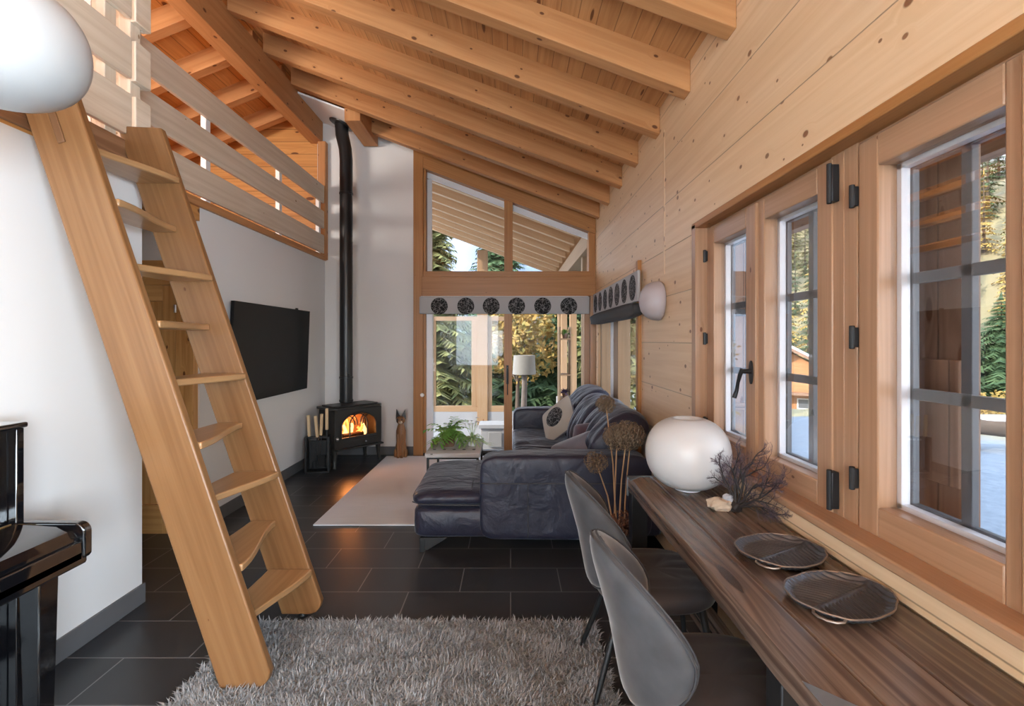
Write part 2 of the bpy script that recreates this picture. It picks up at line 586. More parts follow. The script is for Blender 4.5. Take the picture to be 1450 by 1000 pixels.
def leather():
    m, nt, b = new_mat('sofa_leather')
    L = nt.links
    tc = N(nt, 'ShaderNodeTexCoord')
    n1 = N(nt, 'ShaderNodeTexNoise', i_Scale=5.0, i_Detail=4.0, i_Distortion=0.6)
    n2 = N(nt, 'ShaderNodeTexNoise', i_Scale=220.0, i_Detail=2.0)
    mp = N(nt, 'ShaderNodeMapping')
    mp.inputs['Scale'].default_value = (1.2, 3.2, 1.2)
    L.new(tc.outputs['Object'], mp.inputs[0])
    L.new(mp.outputs[0], n1.inputs['Vector']); L.new(tc.outputs['Object'], n2.inputs['Vector'])
    L.new(mix(nt, n1.outputs[0], (0.010, 0.0105, 0.023), (0.024, 0.025, 0.048)), b.inputs['Base Color'])
    b.inputs['Roughness'].default_value = 0.47
    b.inputs['Sheen Weight'].default_value = 0.22
    b.inputs['Sheen Tint'].default_value = (0.75, 0.85, 1.0, 1)
    b.inputs['Sheen Roughness'].default_value = 0.4
    bump(nt, b, mth(nt, 'ADD', n1.outputs[0], mth(nt, 'MULTIPLY', n2.outputs[0], 0.04)), 0.55, 0.03)
    return m

sofa_leather = leather()


def rug_mat():
    m, nt, b = new_mat('flat_rug')
    L = nt.links
    tc = N(nt, 'ShaderNodeNewGeometry')
    mp = N(nt, 'ShaderNodeMapping')
    mp.inputs['Scale'].default_value = (4.0, 60.0, 1)
    L.new(tc.outputs['Position'], mp.inputs[0])
    n1 = N(nt, 'ShaderNodeTexNoise', i_Scale=1.0, i_Detail=3.0)
    L.new(mp.outputs[0], n1.inputs['Vector'])
    L.new(mix(nt, n1.outputs[0], (0.76, 0.81, 0.88), (0.86, 0.90, 0.95)), b.inputs['Base Color'])
    b.inputs['Roughness'].default_value = 0.95
    bump(nt, b, n1.outputs[0], 0.5, 0.006)
    return m

flat_rug = rug_mat()


def pile_mat():
    m, nt, b = new_mat('shag_pile')
    L = nt.links
    tc = N(nt, 'ShaderNodeNewGeometry')
    n1 = N(nt, 'ShaderNodeTexNoise', i_Scale=60.0, i_Detail=3.0)
    L.new(tc.outputs['Position'], n1.inputs['Vector'])
    L.new(mix(nt, n1.outputs[0], (0.15, 0.15, 0.152), (0.48, 0.48, 0.485)), b.inputs['Base Color'])
    b.inputs['Roughness'].default_value = 0.8
    b.inputs['Sheen Weight'].default_value = 0.3
    return m

shag = pile_mat()


def medallion_mat():
    m, nt, b = new_mat('leaf_print')
    L = nt.links
    tc = N(nt, 'ShaderNodeTexCoord')
    vo = N(nt, 'ShaderNodeTexVoronoi', feature='DISTANCE_TO_EDGE', i_Scale=28.0)
    no = N(nt, 'ShaderNodeTexNoise', i_Scale=20.0, i_Detail=1.0)
    L.new(tc.outputs['Object'], no.inputs['Vector'])
    L.new(mix(nt, 0.08, tc.outputs['Object'], no.outputs[1]), vo.inputs['Vector'])
    f = mth(nt, 'LESS_THAN', vo.outputs['Distance'], 0.06)
    L.new(mix(nt, f, (0.008, 0.008, 0.009), (0.20, 0.195, 0.195)), b.inputs['Base Color'])
    b.inputs['Roughness'].default_value = 0.9
    return m

leaf_print = medallion_mat()


def brick_fire():
    return plain('firebrick', (0.30, 0.17, 0.09), 0.9, nscale=20, var=0.3)

firebrick = brick_fire()


def terrain_mat():
    m, nt, b = new_mat('frosty_meadow')
    L = nt.links
    g = N(nt, 'ShaderNodeNewGeometry')
    s = N(nt, 'ShaderNodeSeparateXYZ')
    L.new(g.outputs['Position'], s.inputs[0])
    n1 = N(nt, 'ShaderNodeTexNoise', i_Scale=0.9, i_Detail=10.0)
    n2 = N(nt, 'ShaderNodeTexNoise', i_Scale=9.0, i_Detail=6.0)
    n3 = N(nt, 'ShaderNodeTexNoise', i_Scale=0.09, i_Detail=6.0)
    for n in (n1, n2, n3):
        L.new(g.outputs['Position'], n.inputs['Vector'])
    grass = mix(nt, n2.outputs[0], (0.16, 0.125, 0.07), (0.46, 0.37, 0.22))
    grass = mix(nt, n1.outputs[0], grass, (0.22, 0.19, 0.09))
    frost = mix(nt, n2.outputs[0], (0.12, 0.14, 0.17), (0.26, 0.285, 0.32))
    k = mth(nt, 'ADD', s.outputs[0], mth(nt, 'MULTIPLY', n1.outputs[0], 3.0))
    fac = mth(nt, 'MULTIPLY_ADD', k, 0.9, -8.3, clamp=True)
    c = mix(nt, fac, frost, grass)
    # forest floor, then snow-dusted rock high up
    hz = mth(nt, 'MULTIPLY_ADD', mth(nt, 'ADD', s.outputs[2], mth(nt, 'MULTIPLY', n3.outputs[0], 24.0)), 0.12, -3.6, clamp=True)
    rock = mix(nt, mth(nt, 'GREATER_THAN', n1.outputs[0], 0.5), (0.08, 0.085, 0.085), (0.36, 0.37, 0.39))
    c = mix(nt, hz, c, rock)
    L.new(c, b.inputs['Base Color'])
    b.inputs['Roughness'].default_value = 0.95
    bump(nt, b, n2.outputs[0], 0.6, 0.05)
    return m

meadow = terrain_mat()


def foliage(name, a, c, scale=3.0):
    m, nt, b = new_mat(name)
    g = N(nt, 'ShaderNodeNewGeometry')
    n = N(nt, 'ShaderNodeTexNoise', i_Scale=scale, i_Detail=4.0)
    nt.links.new(g.outputs['Position'], n.inputs['Vector'])
    nt.links.new(mix(nt, mth(nt, 'MULTIPLY_ADD', n.outputs[0], 2.2, -0.6, clamp=True), a, c), b.inputs['Base Color'])
    b.inputs['Roughness'].default_value = 0.8
    b.inputs['Specular IOR Level'].default_value = 0.2
    return m

spruce_mat = foliage('spruce_green', (0.030, 0.062, 0.028), (0.10, 0.15, 0.06))
larch_mat = foliage('larch_gold', (0.34, 0.22, 0.05), (0.55, 0.36, 0.10))
mix_mat = foliage('forest_olive', (0.09, 0.11, 0.04), (0.28, 0.25, 0.09))
autumn_mat = foliage('autumn_leaf', (0.16, 0.16, 0.04), (0.48, 0.27, 0.08))

# ================================================================== THE SETTING
T = 0.375                      # roof pitch
XR, XL, YF = 1.09, -2.40, 6.35
RIDGE = -2.50
def zc(x): return 3.175 + T * (XR - x) if x >= RIDGE else 3.175 + T * (XR - RIDGE) - 0.40 * (RIDGE - x)
def zb(x): return zc(x) - 0.19   # underside of the rafters
RY = [2.365 + 0.607 * k for k in range(-7, 7)]

def struct(name, mb, mat, label, cat, parent=None, **kw):
    o = mb.build(name, mat, parent, **kw)
    return tag(o, label, cat, None, 'structure')

struct('floor', MB().box(-5.2, 1.1, -5.0, 6.5, -0.12, 0.0), tiles, 'dark slate tiled floor of the living room', 'floor')

# ceiling boards over the living room and the veranda; loft ceiling
m = MB()
m.prism([(2.12, -5.0, zc(2.12)), (RIDGE, -5.0, zc(RIDGE)), (RIDGE, -5.0, zc(RIDGE) + 0.12), (2.12, -5.0, zc(2.12) + 0.12)], (0, 17.3, 0))
struct('ceiling', m, pine_ceiling, 'sloping pine board ceiling above the rafters', 'ceiling', grain=(0, 1, 0))
m = MB()
m.prism([(RIDGE, -5.0, zc(RIDGE)), (-5.4, -5.0, zc(-5.4)), (-5.4, -5.0, zc(-5.4) + 0.12), (RIDGE, -5.0, zc(RIDGE) + 0.12)], (0, 11.5, 0))
struct('ceiling_loft', m, pine_loft, 'pine board ceiling falling away over the loft', 'ceiling', grain=(0, 1, 0))

# right wall with its openings
m = MB()
W2 = 1.36
Y0w, Y1w, Z0w, Z1w = 0.50, 2.87, 0.85, 2.14     # the double window niche
Y0s, Y1s, Z0s, Z1s = 4.14, 6.12, 0.45, 2.06     # the sofa window
def rw(y0, y1, z0, z1): m.box(XR, W2, y0, y1, z0, z1)
rw(-5.0, -2.7, 0, 2.95); rw(-2.7, -0.3, 0, 0.85); rw(-2.7, -0.3, 2.14, 2.95); rw(-0.3, Y0w, 0, 2.95); rw(Y0w, Y1w, 0, Z0w); rw(Y0w, Y1w, Z1w, 2.95); rw(Y1w, Y0s, 0, 2.95)
rw(Y0s, Y1s, 0, Z0s); rw(Y0s, Y1s, Z1s, 2.95); rw(Y1s, 6.5, 0, 2.95)
m.prism([(XR, -5.0, 2.95), (W2, -5.0, 2.95), (W2, -5.0, zc(W2)), (XR, -5.0, zc(XR))], (0, 11.5, 0))
struct('wall_right', m, pine_wall, 'pale knotty pine log wall on the window side', 'wall', grain=(0, 1, 0, 0))
struct('trim_1', MB().box(XR - 0.0025, XR + 0.01, 3.47, 3.50, 1.95, 2.97), pine_wall, 'slim vertical pine strip covering the board joint above the wall lamp', 'trim', grain=(0, 0, 1), bevel=0.001)

# white walls
struct('wall_near_left', MB().box(-3.4, -2.08, -5.0, 2.77, 0, 2.37), plaster, 'white plaster wall block behind the black piano', 'wall')
struct('wall_left', MB().box(-2.62, XL + 0.001, 3.79, YF, 0, 2.52), plaster, 'white plaster wall carrying the television', 'wall')
struct('wall_passage', MB().box(-3.4, -2.62, 3.79, 3.95, 0, 2.40), plaster, 'white end wall of the passage around the pine door', 'wall')
m = MB()
m.prism([(-1.245, YF, 0), (-1.245, YF, zc(-1.245)), (RIDGE, YF, zc(RIDGE)), (RIDGE, YF, 0)], (0, 0.2, 0))
struct('wall_far', m, plaster, 'tall white plaster wall behind the black stove', 'wall')
struct('wall_outer_left', MB().box(-5.4, -5.2, -5.0, 6.5, 0, 3.3), pine_loft, 'pine outer wall low behind the loft', 'wall', grain=(0, 1, 0))
struct('wall_passage_side', MB().box(-3.5, -3.4, 2.77, 3.95, 0, 2.40), plaster, 'white side wall at the passage end', 'wall')
m = MB()
m.prism([(RIDGE, YF, 2.40), (RIDGE, YF, zc(RIDGE)), (-5.2, YF, zc(-5.2)), (-5.2, YF, 2.40)], (0, 0.15, 0))
struct('wall_loft_gable', m, pine_loft, 'knotty pine gable wall at the far end of the loft', 'wall', grain=(1, 0, 0))
m = MB()
m.box(-5.2, -1.95, -5.15, -5.0, 0, 2.6); m.box(-0.45, 1.36, -5.15, -5.0, 0, 2.85); m.box(-1.95, -0.45, -5.15, -5.0, 0, 0.55)
m.prism([(1.36, -5.15, 2.9), (-5.2, -5.15, 2.6), (-5.2, -5.15, zc(-5.2)), (RIDGE, -5.15, zc(RIDGE)), (1.36, -5.15, zc(1.36))], (0, 0.15, 0))
struct('wall_rear', m, plaster, 'white rear wall with an opening added for the fill lamp', 'wall')  # opening cut for the added rear lamp, out of view

# loft floor
m = MB()
m.box(-5.2, -2.08, -5.0, 2.79, 2.37, 2.525); m.box(-5.2, XL - 0.001, 2.79, YF, 2.40, 2.535)
struct('floor_loft', m, pine_loft, 'pine loft floor with its exposed front edge', 'floor', grain=(0, 1, 0))
struct('trim_2', MB().box(-2.405, -2.372, 2.80, 6.33, 2.505, 2.565), pine_beam, 'thin pine trim along the loft edge above the television wall', 'trim', grain=(0, 1, 0), bevel=0.004)
struct('trim_3', MB().box(-2.085, -2.062, -4.9, 2.79, 2.385, 2.555), wood('brown_fascia', (0.36, 0.20, 0.11), (0.22, 0.11, 0.055), knots=0.3), 'brown fascia board of the loft edge behind the ladder head', 'trim', grain=(0, 1, 0), bevel=0.004)
struct('trim_4', MB().box(-2.46, -2.36, 6.255, 6.345, 2.515, 4.02), pine_beam, 'upright pine post closing the loft edge beside the flue', 'trim', grain=(0, 0, 1), bevel=0.004)

# baseboards
def baseboard(n, x0, x1, y0, y1, label):
    struct('baseboard_' + n, MB().box(x0, x1, y0, y1, 0, 0.108), base_tile, label, 'baseboard', bevel=0.002)
baseboard('near_left', -2.08, -2.068, -4.9, 2.782, 'grey tile skirting along the white wall behind the piano')
baseboard('passage', -2.2, -2.08, 2.77, 2.782, 'short grey tile skirting returning into the passage')
baseboard('left', XL, XL + 0.012, 3.80, YF - 0.012, 'dark tile skirting below the television')
baseboard('far', XL, -1.25, YF - 0.012, YF, 'dark tile skirting behind the stove and the wooden cat')

# rafters
ords = ['first', 'second', 'third', 'fourth', 'fifth', 'sixth', 'seventh', 'eighth', 'ninth', 'tenth', 'eleventh', 'twelfth', 'thirteenth', 'fourteenth']
def rafter(y, x0, x1, name, label, mat):
    m = MB()
    m.prism([(x0, y, zb(x0)), (x1, y, zb(x1)), (x1, y, zc(x1) + 0.02), (x0, y, zc(x0) + 0.02)], (0, 0.105, 0))
    return struct(name, m, mat, label, 'rafter', grain=(1, 0, -T), bevel=0.005)
for k, y in enumerate(RY):
    i = len(RY) - 1 - k
    o = rafter(y, XR, RIDGE + 0.08, 'rafter', 'sloping pine rafter, %s from the glazed far wall' % ords[i], pine_beam)
    o['group'] = 'rafters under the sloping ceiling'
for k, y in enumerate(RY):
    i = len(RY) - 1 - k
    m = MB()
    x0, x1 = RIDGE - 0.02, -5.2
    m.prism([(x0, y, zb(x0)), (x1, y, zb(x1)), (x1, y, zc(x1) + 0.02), (x0, y, zc(x0) + 0.02)], (0, 0.105, 0))
    o = struct('loft_rafter', m, pine_beam, 'pine rafter over the loft, %s from its gable wall' % ords[i], 'rafter', grain=(1, 0, 0.4), bevel=0.005)
    o['group'] = 'rafters above the loft'
struct('ridge_beam', MB().box(-2.575, -2.42, -4.9, 6.33, 4.015, 4.33), pine_beam, 'heavy pine ridge beam running along the loft edge', 'beam', grain=(0, 1, 0), bevel=0.006)
m = MB()
m.prism([(-1.88, 5.55, 3.965), (-1.70, 5.55, 3.965), (-1.70, 5.55, zc(-1.70)), (-1.88, 5.55, zc(-1.88))], (0, 0.74, 0))
struct('trimmer_beam', m, pine_beam, 'short pine trimmer beam below the rafters beside the flue', 'beam', grain=(0, 1, 0), bevel=0.005)
m = MB()
m.prism([(-2.42, 5.58, zb(-2.42) - 0.012), (-1.88, 5.58, zb(-1.88) - 0.012), (-1.88, 5.58, zb(-1.88) + 0.01), (-2.42, 5.58, zb(-2.42) + 0.01)], (0, 0.77, 0))
struct('ceiling_panel', m, plaster_shade, 'white fireproof ceiling panel around the flue', 'ceiling')

# ------------------------------------------------ far glazing
fx0, fx1 = -1.245, XR
def zg(x): return 2.875 + 0.383 * (1.0 - x)
w4 = thing('window_4', 'tall trapezoid clerestory window under the roof above the glass door', 'window', (-0.05, YF, 2.29), kind='structure')
m = MB()
m.prism([(-1.12, 6.28, zg(-1.12)), (XR, 6.28, zg(XR)), (XR, 6.28, zc(XR)), (-1.12, 6.28, zc(-1.12))], (0, 0.2, 0))
tag(m.build('head_frame', larch_far, w4, grain=(1, 0, -T), bevel=0.004))
m = MB().box(-1.12, -1.087, 6.30, 6.46, 2.29, zg(-1.12) + 0.02); m.build('side_frame', larch_far, w4, grain=(0, 0, 1), bevel=0.004)
m = MB().box(1.005, XR, 6.30, 6.46, 2.29, zg(1.03) + 0.03); m.build('side_frame', larch_far, w4, grain=(0, 0, 1), bevel=0.004)
MB().box(-0.082, 0.027, 6.30, 6.46, 2.29, zg(-0.02) + 0.02).build('mullion', larch_far, w4, grain=(0, 0, 1), bevel=0.004)
MB().box(-1.12, 1.03, 6.29, 6.46, 2.29, 2.366).build('bottom_frame', larch_far, w4, grain=(1, 0, 0), bevel=0.004)
for (a, b) in ((-1.087, -0.082), (0.027, 1.005)):
    m = MB()
    m.prism([(a, 6.385, 2.366), (b, 6.385, 2.366), (b, 6.385, zg(b)), (a, 6.385, zg(a))], (0, 0.012, 0))
    m.build('pane', glass, w4)
    m = MB()   # pale weathered glazing bead round the pane
    m.prism([(a, 6.40, zg(a) - 0.075), (b, 6.40, zg(b) - 0.075), (b, 6.40, zg(b)), (a, 6.40, zg(a))], (0, 0.03, 0))
    if a < -1: m.box(a, a + 0.06, 6.40, 6.43, 2.366, zg(a + .06) - 0.07)
    m.build('glazing_bead', bead_white, w4)

struct('wall_far_beam', MB().box(-1.14, XR, 6.27, 6.5, 2.046, 2.293), larch_far, 'broad horizontal timber beam above the glass door', 'beam', grain=(1, 0, 0), bevel=0.006)
struct('trim_5', MB().box(-1.245, -1.12, 6.28, 6.5, 0, zc(-1.12) - 0.02), larch_far, 'tall timber post between the white wall and the glazing', 'trim', grain=(0, 0, 1), bevel=0.004)
struct('trim_6', MB().box(1.02, XR, 6.27, 6.5, 0, 2.05), larch_frame, 'timber corner post where the glass door meets the pine wall', 'trim', grain=(0, 0, 1), bevel=0.004)

d1 = thing('door_1', 'wide sliding glass door to the veranda in a timber frame', 'door', (-0.05, YF, 0), kind='structure')
MB().box(-1.12, 1.02, 6.30, 6.5, -0.02, 0.035).build('threshold', black_iron, d1)
MB().box(-1.12, -1.09, 6.30, 6.44, 0.03, 2.05).build('jamb', larch_far, d1, grain=(0, 0, 1), bevel=0.003)
tag(MB().box(-1.09, -1.01, 6.36, 6.44, 0.03, 2.05).build('jamb', bead_white, d1), 'white painted inner jamb')
MB().box(0.95, 1.02, 6.33, 6.44, 0.03, 2.05).build('jamb', larch_frame, d1, grain=(0, 0, 1), bevel=0.003)
st = MB().box(-0.085, 0.02, 6.30, 6.38, 0.03, 2.05).build('stile', larch_far, d1, grain=(0, 0, 1), bevel=0.005)
MB().box(-1.01, -0.085, 6.34, 6.42, 0.03, 0.055).build('bottom_rail', window_grey, d1)
MB().box(0.02, 0.95, 6.34, 6.42, 0.03, 0.075).build('bottom_rail', larch_frame, d1, grain=(1, 0, 0))
MB().box(-1.01, -0.085, 6.375, 6.387, 0.05, 2.05).build('pane', glass, d1)
MB().box(0.02, 0.95, 6.375, 6.387, 0.07, 2.05).build('pane', glass, d1)
h = MB()
h.box(-0.055, -0.025, 6.285, 6.302, 0.92, 1.16); h.tube([(-0.04, 6.295, 1.12), (-0.04, 6.25, 1.12), (-0.04, 6.245, 1.06), (-0.04, 6.25, 0.94), (-0.04, 6.295, 0.94)], 0.011, 8)
h.tube([(-0.04, 6.29, 0.92), (-0.04, 6.285, 0.78)], 0.006, 8)
h.build('door_handle', black_iron, st)
lt = MB().lathe([(0.0, -0.02), (0.022, -0.018), (0.026, 0.0), (0.02, 0.008)], (-1.13, 6.275, 0.78), 16, 'Y')
tag(lt.build('door_sensor', white_paint, d1), 'small white round sensor')

# ------------------------------------------------ windows of the right wall
def casement_sash(parent, y0, y1, hinge_side=None):
    """one opening leaf, frame face at X=1.145"""
    z0, z1 = 0.865, 2.125
    st_, rl, tp = 0.085, 0.095, 0.10
    xa, xb = 1.142, 1.205
    a, b = y0 + st_, y1 - st_
    s = MB()
    s.box(xa, xb, y0, a, z0, z1); s.box(xa, xb, b, y1, z0, z1)
    sash = s.build('sash', larch_frame, parent, grain=(0, 0, 1), bevel=0.005)
    s = MB(); s.box(xa, xb, a, b, z0, z0 + rl); s.box(xa, xb, a, b, z1 - tp, z1)
    s.build('rail', larch_frame, sash, grain=(0, 1, 0), bevel=0.005)
    MB().box(1.182, 1.190, a, b, z0 + rl, z1 - tp).build('pane', glass, sash)
    za, zt = z0 + rl, z1 - tp
    s = MB()
    s.box(1.205, 1.232, a - .01, b + .01, za - 0.012, za + 0.014); s.box(1.205, 1.232, a - .01, b + .01, zt - 0.014, zt + 0.012)
    s.box(1.205, 1.232, a - .01, a + 0.014, za, zt); s.box(1.205, 1.232, b - 0.014, b + .01, za, zt)
    s.build('glazing_bead', bead_white, sash)
    s = MB()   # outer glazing bars
    ym = (a + b) / 2
    s.box(1.236, 1.256, a - .02, b + .02, za - 0.01, za + 0.02); s.box(1.236, 1.256, a - .02, b + .02, zt - 0.02, zt + 0.02)
    s.box(1.236, 1.256, a - .02, a + 0.02, za, zt); s.box(1.236, 1.256, b - 0.02, b + .02, za, zt)
    s.box(1.236, 1.256, ym - 0.016, ym + 0.016, za, zt)
    for q in (1 / 3, 2 / 3):
        zq = za + (zt - za) * q
        s.box(1.236, 1.256, a, b, zq - 0.017, zq + 0.017)
    s.build('glazing_bars', window_grey, sash, bevel=0.002)
    return sash

def hinge(parent, y, z, h, w=0.022, x=1.128):
    s = MB()
    s.box(x, 1.146, y - w / 2, y + w / 2, z - h / 2, z + h / 2)
    s.tube([(x, y, z - h / 2 - .006), (x, y, z + h / 2 + .006)], 0.009, 10)
    return s.build('hinge', black_iron, parent, bevel=0.003)

def fixed_frame(parent, y0, y1, left, right):
    f = MB()
    z0, z1 = Z0w, Z1w
    f.box(1.155, 1.27, y0, y1, z1 - 0.045, z1); f.box(1.155, 1.27, y0, y1, z0, z0 + 0.05)
    f.build('frame_rail', larch_frame, parent, grain=(0, 1, 0), bevel=0.004)
    f = MB()
    f.box(1.207, 1.262, y0 + .001, y0 + left + 0.03, z0 + .001, z1 - .001); f.box(1.207, 1.262, y1 - right - 0.03, y1 - .001, z0 + .001, z1 - .001)
    f.build('frame_rebate', larch_frame, parent, grain=(0, 0, 1))
    f = MB()
    f.box(1.148, 1.27, y0, y0 + left, z0, z1); f.box(1.148, 1.27, y1 - right, y1, z0, z1)
    f.build('frame_post', larch_frame, parent, grain=(0, 0, 1), bevel=0.004)

w1 = thing('window_1', 'far casement pair of the pine wall window with black lever handle', 'window', (1.2, 2.28, Z0w), kind='structure')
fixed_frame(w1, 1.69, Y1w, 0.07, 0.03)
casement_sash(w1, 2.30, 2.845)
sB = casement_sash(w1, 1.745, 2.296)
MB().box(1.128, 1.146, 2.262, 2.335, 0.875, 2.115).build('meeting_stile', larch_frame, w1, grain=(0, 0, 1), bevel=0.004)
hd = MB()
hd.prism([(1.122, 2.297 + 0.017 * math.cos(t), 1.33 + 0.055 * math.sin(t)) for t in [2 * math.pi * i / 24 for i in range(24)]], (0.008, 0, 0))
hd.tube([(1.125, 2.297, 1.335), (1.085, 2.297, 1.335)], [0.013, 0.010], 12)
hd.tube([(1.085, 2.297, 1.345), (1.078, 2.305, 1.32), (1.082, 2.335, 1.28), (1.080, 2.345, 1.24), (1.072, 2.352, 1.205)], [0.011, 0.010, 0.008, 0.009, 0.011], 10)
hd.build('window_handle', black_iron, w1)
hinge(sB, 1.725, 2.03, 0.13, 0.03, 1.12); hinge(sB, 1.725, 0.955, 0.13, 0.03, 1.12)
for z in (1.97, 1.49, 1.0): hinge(w1, 2.858, z, 0.06, 0.016, 1.13)

w2 = thing('window_2', 'near casement window beside the table filling the right edge', 'window', (1.2, 1.06, Z0w), kind='structure')
fixed_frame(w2, Y0w, 1.69, 0.05, 0.065)
sC = casement_sash(w2, 1.05, 1.612)
casement_sash(w2, 0.55, 1.046)
MB().box(1.128, 1.146, 1.012, 1.085, 0.875, 2.115).build('meeting_stile', larch_frame, w2, grain=(0, 0, 1), bevel=0.004)
for z in (1.955, 1.49, 1.025): hinge(sC, 1.622, z, 0.065, 0.018, 1.128)

w5 = thing('window_5', 'plain unseen window added in the pine wall for the side fill lamp', 'window', (1.2, -1.5, 0.85), kind='structure')  # window out of view, put in to hold the side fill lamp
f = MB(); f.box(1.15, 1.27, -2.7, -0.3, 0.85, 0.93); f.box(1.15, 1.27, -2.7, -0.3, 2.06, 2.14)
f.build('frame_rail', larch_frame, w5, grain=(0, 1, 0), bevel=0.004)
f = MB(); f.box(1.15, 1.27, -2.7, -2.62, 0.93, 2.06); f.box(1.15, 1.27, -0.38, -0.3, 0.93, 2.06); f.box(1.15, 1.27, -1.54, -1.46, 0.93, 2.06)
f.build('frame_post', larch_frame, w5, grain=(0, 0, 1), bevel=0.004)
MB().box(1.19, 1.198, -2.62, -0.38, 0.93, 2.06).build('pane', glass, w5)

# niche lining: architrave, head, sill
struct('trim_7', MB().box(1.078, 1.158, Y1w - 0.006, Y1w + 0.055, Z0w - 0.03, Z1w + 0.02), larch_frame, 'upright casing at the far side of the double window', 'trim', grain=(0, 0, 1), bevel=0.004)
struct('trim_8', MB().box(1.078, 1.158, Y0w - 0.05, Y1w + 0.055, Z1w - 0.006, Z1w + 0.03), larch_far, 'dark casing strip along the top of the double window', 'trim', grain=(0, 1, 0), bevel=0.004)
struct('trim_9', MB().box(1.055, 1.16, Y0w - 0.05, Y1w + 0.03, 0.835, 0.868), larch_frame, 'projecting sill board below the double window', 'trim', grain=(0, 1, 0), bevel=0.006)
struct('trim_10', MB().box(1.068, 1.10, Y0w - 0.05, Y1w + 0.03, 0.762, 0.836), pine_wall, 'pine apron board between the sill and the worktable', 'trim', grain=(0, 1, 0), bevel=0.004)

w3 = thing('window_3', 'floor-low picture window behind the sofa in the pine wall', 'window', (1.2, 5.1, Z0s), kind='structure')
f = MB()
f.box(1.12, 1.24, Y0s, Y1s, Z0s, Z0s + 0.07); f.box(1.12, 1.24, Y0s, Y1s, Z1s - 0.06, Z1s)
f.build('frame_rail', pale_post, w3, grain=(0, 1, 0), bevel=0.004)
f = MB()
f.box(1.12, 1.24, Y0s, Y0s + 0.06, Z0s, Z1s); f.box(1.12, 1.24, Y1s - 0.09, Y1s, Z0s, Z1s)
f.build('frame_post', pale_post, w3, grain=(0, 0, 1), bevel=0.004)
MB().box(1.11, 1.24, 5.08, 5.30, Z0s, Z1s).build('mullion', pale_post, w3, grain=(0, 0, 1), bevel=0.004)
tag(MB().box(1.14, 1.22, 5.45, 5.60, Z0s, Z1s).build('mullion', bead_white, w3, bevel=0.004), 'white painted mullion')
MB().box(1.17, 1.18, Y0s, Y1s, Z0s, Z1s).build('pane', glass, w3)
struct('trim_11', MB().box(1.06, 1.13, Y0s - 0.05, Y0s + 0.02, 0.30, 2.15), larch_far, 'reddish upright casing at the near side of the sofa window', 'trim', grain=(0, 0, 1), bevel=0.008)

# passage door
d2 = thing('door_2', 'knotty pine door at the end of the passage behind the ladder', 'door', (-2.85, 3.79, 0), kind='structure')
f = MB()
f.box(-2.55, -2.415, 3.735, 3.80, 0, 2.09); f.box(-3.40, -3.30, 3.735, 3.80, 0, 2.09)
f.build('frame_post', pine_door, d2, grain=(0, 0, 1), bevel=0.004)
MB().box(-3.30, -2.55, 3.735, 3.80, 1.90, 2.09).build('frame_rail', pine_door, d2, grain=(1, 0, 0), bevel=0.004)
lf = MB()
lf.box(-3.30, -3.18, 3.75, 3.80, 0.0, 1.90); lf.box(-2.66, -2.553, 3.75, 3.80, 0.0, 1.90)
lf = lf.build('door_leaf', pine_door, d2, grain=(0, 0, 1), bevel=0.004)
f = MB(); f.box(-3.18, -2.66, 3.75, 3.80, 0.0, 0.22); f.box(-3.18, -2.66, 3.75, 3.80, 0.85, 1.0); f.box(-3.18, -2.66, 3.75, 3.80, 1.78, 1.90)
f.build('rail', pine_door, lf, grain=(1, 0, 0), bevel=0.004)
f = MB(); f.box(-3.18, -2.66, 3.77, 3.79, 0.22, 0.85); f.box(-3.18, -2.66, 3.77, 3.79, 1.0, 1.78)
f.build('panel', pine_door, lf, grain=(0, 0, 1), bevel=0.004)
for z in (1.07, 0.28, 1.72):
    f = MB(); f.tube([(-2.551, 3.732, z - 0.03), (-2.551, 3.732, z + 0.03)], 0.009, 10)
    f.build('hinge', steel, d2)

# ------------------------------------------------ veranda beyond the glass door
struct('floor_veranda', MB().box(-3.2, 1.4, 6.5, 12.0, -0.75, -0.55), veranda_stone, 'pale stone veranda floor one step below the room', 'floor')
for k in range(9):
    y = 2.365 + 0.607 * (k + 7) + 0.02
    x0, x1 = 1.02, RIDGE
    m = MB()
    m.prism([(x0, y, zb(x0)), (x1, y, zb(x1)), (x1, y, zc(x1) + 0.02), (x0, y, zc(x0) + 0.02)], (0, 0.105, 0))
    o = struct('veranda_rafter', m, veranda_pine, 'pale veranda rafter outside, %s beyond the glass' % ords[k], 'rafter', grain=(1, 0, -T), bevel=0.004)
    o['group'] = 'rafters over the veranda'
vx = [(-2.0, -1.9), (-0.80, -0.55), (1.14, 1.30)]
vl = ['veranda end post at the far left corner', 'broad timber post at the middle of the veranda end', 'timber corner post at the right of the veranda end']
for (a, b), l in zip(vx, vl):
    struct('veranda_post', MB().box(a, b, 11.76, 11.95, -0.55, zb((a + b) / 2)), pale_post, l, 'post', grain=(0, 0, 1), bevel=0.006)
struct('veranda_sill_wall', MB().box(-2.0, 0.9, 11.8, 11.95, -0.55, -0.24), veranda_white, 'low white parapet wall at the veranda end', 'wall')
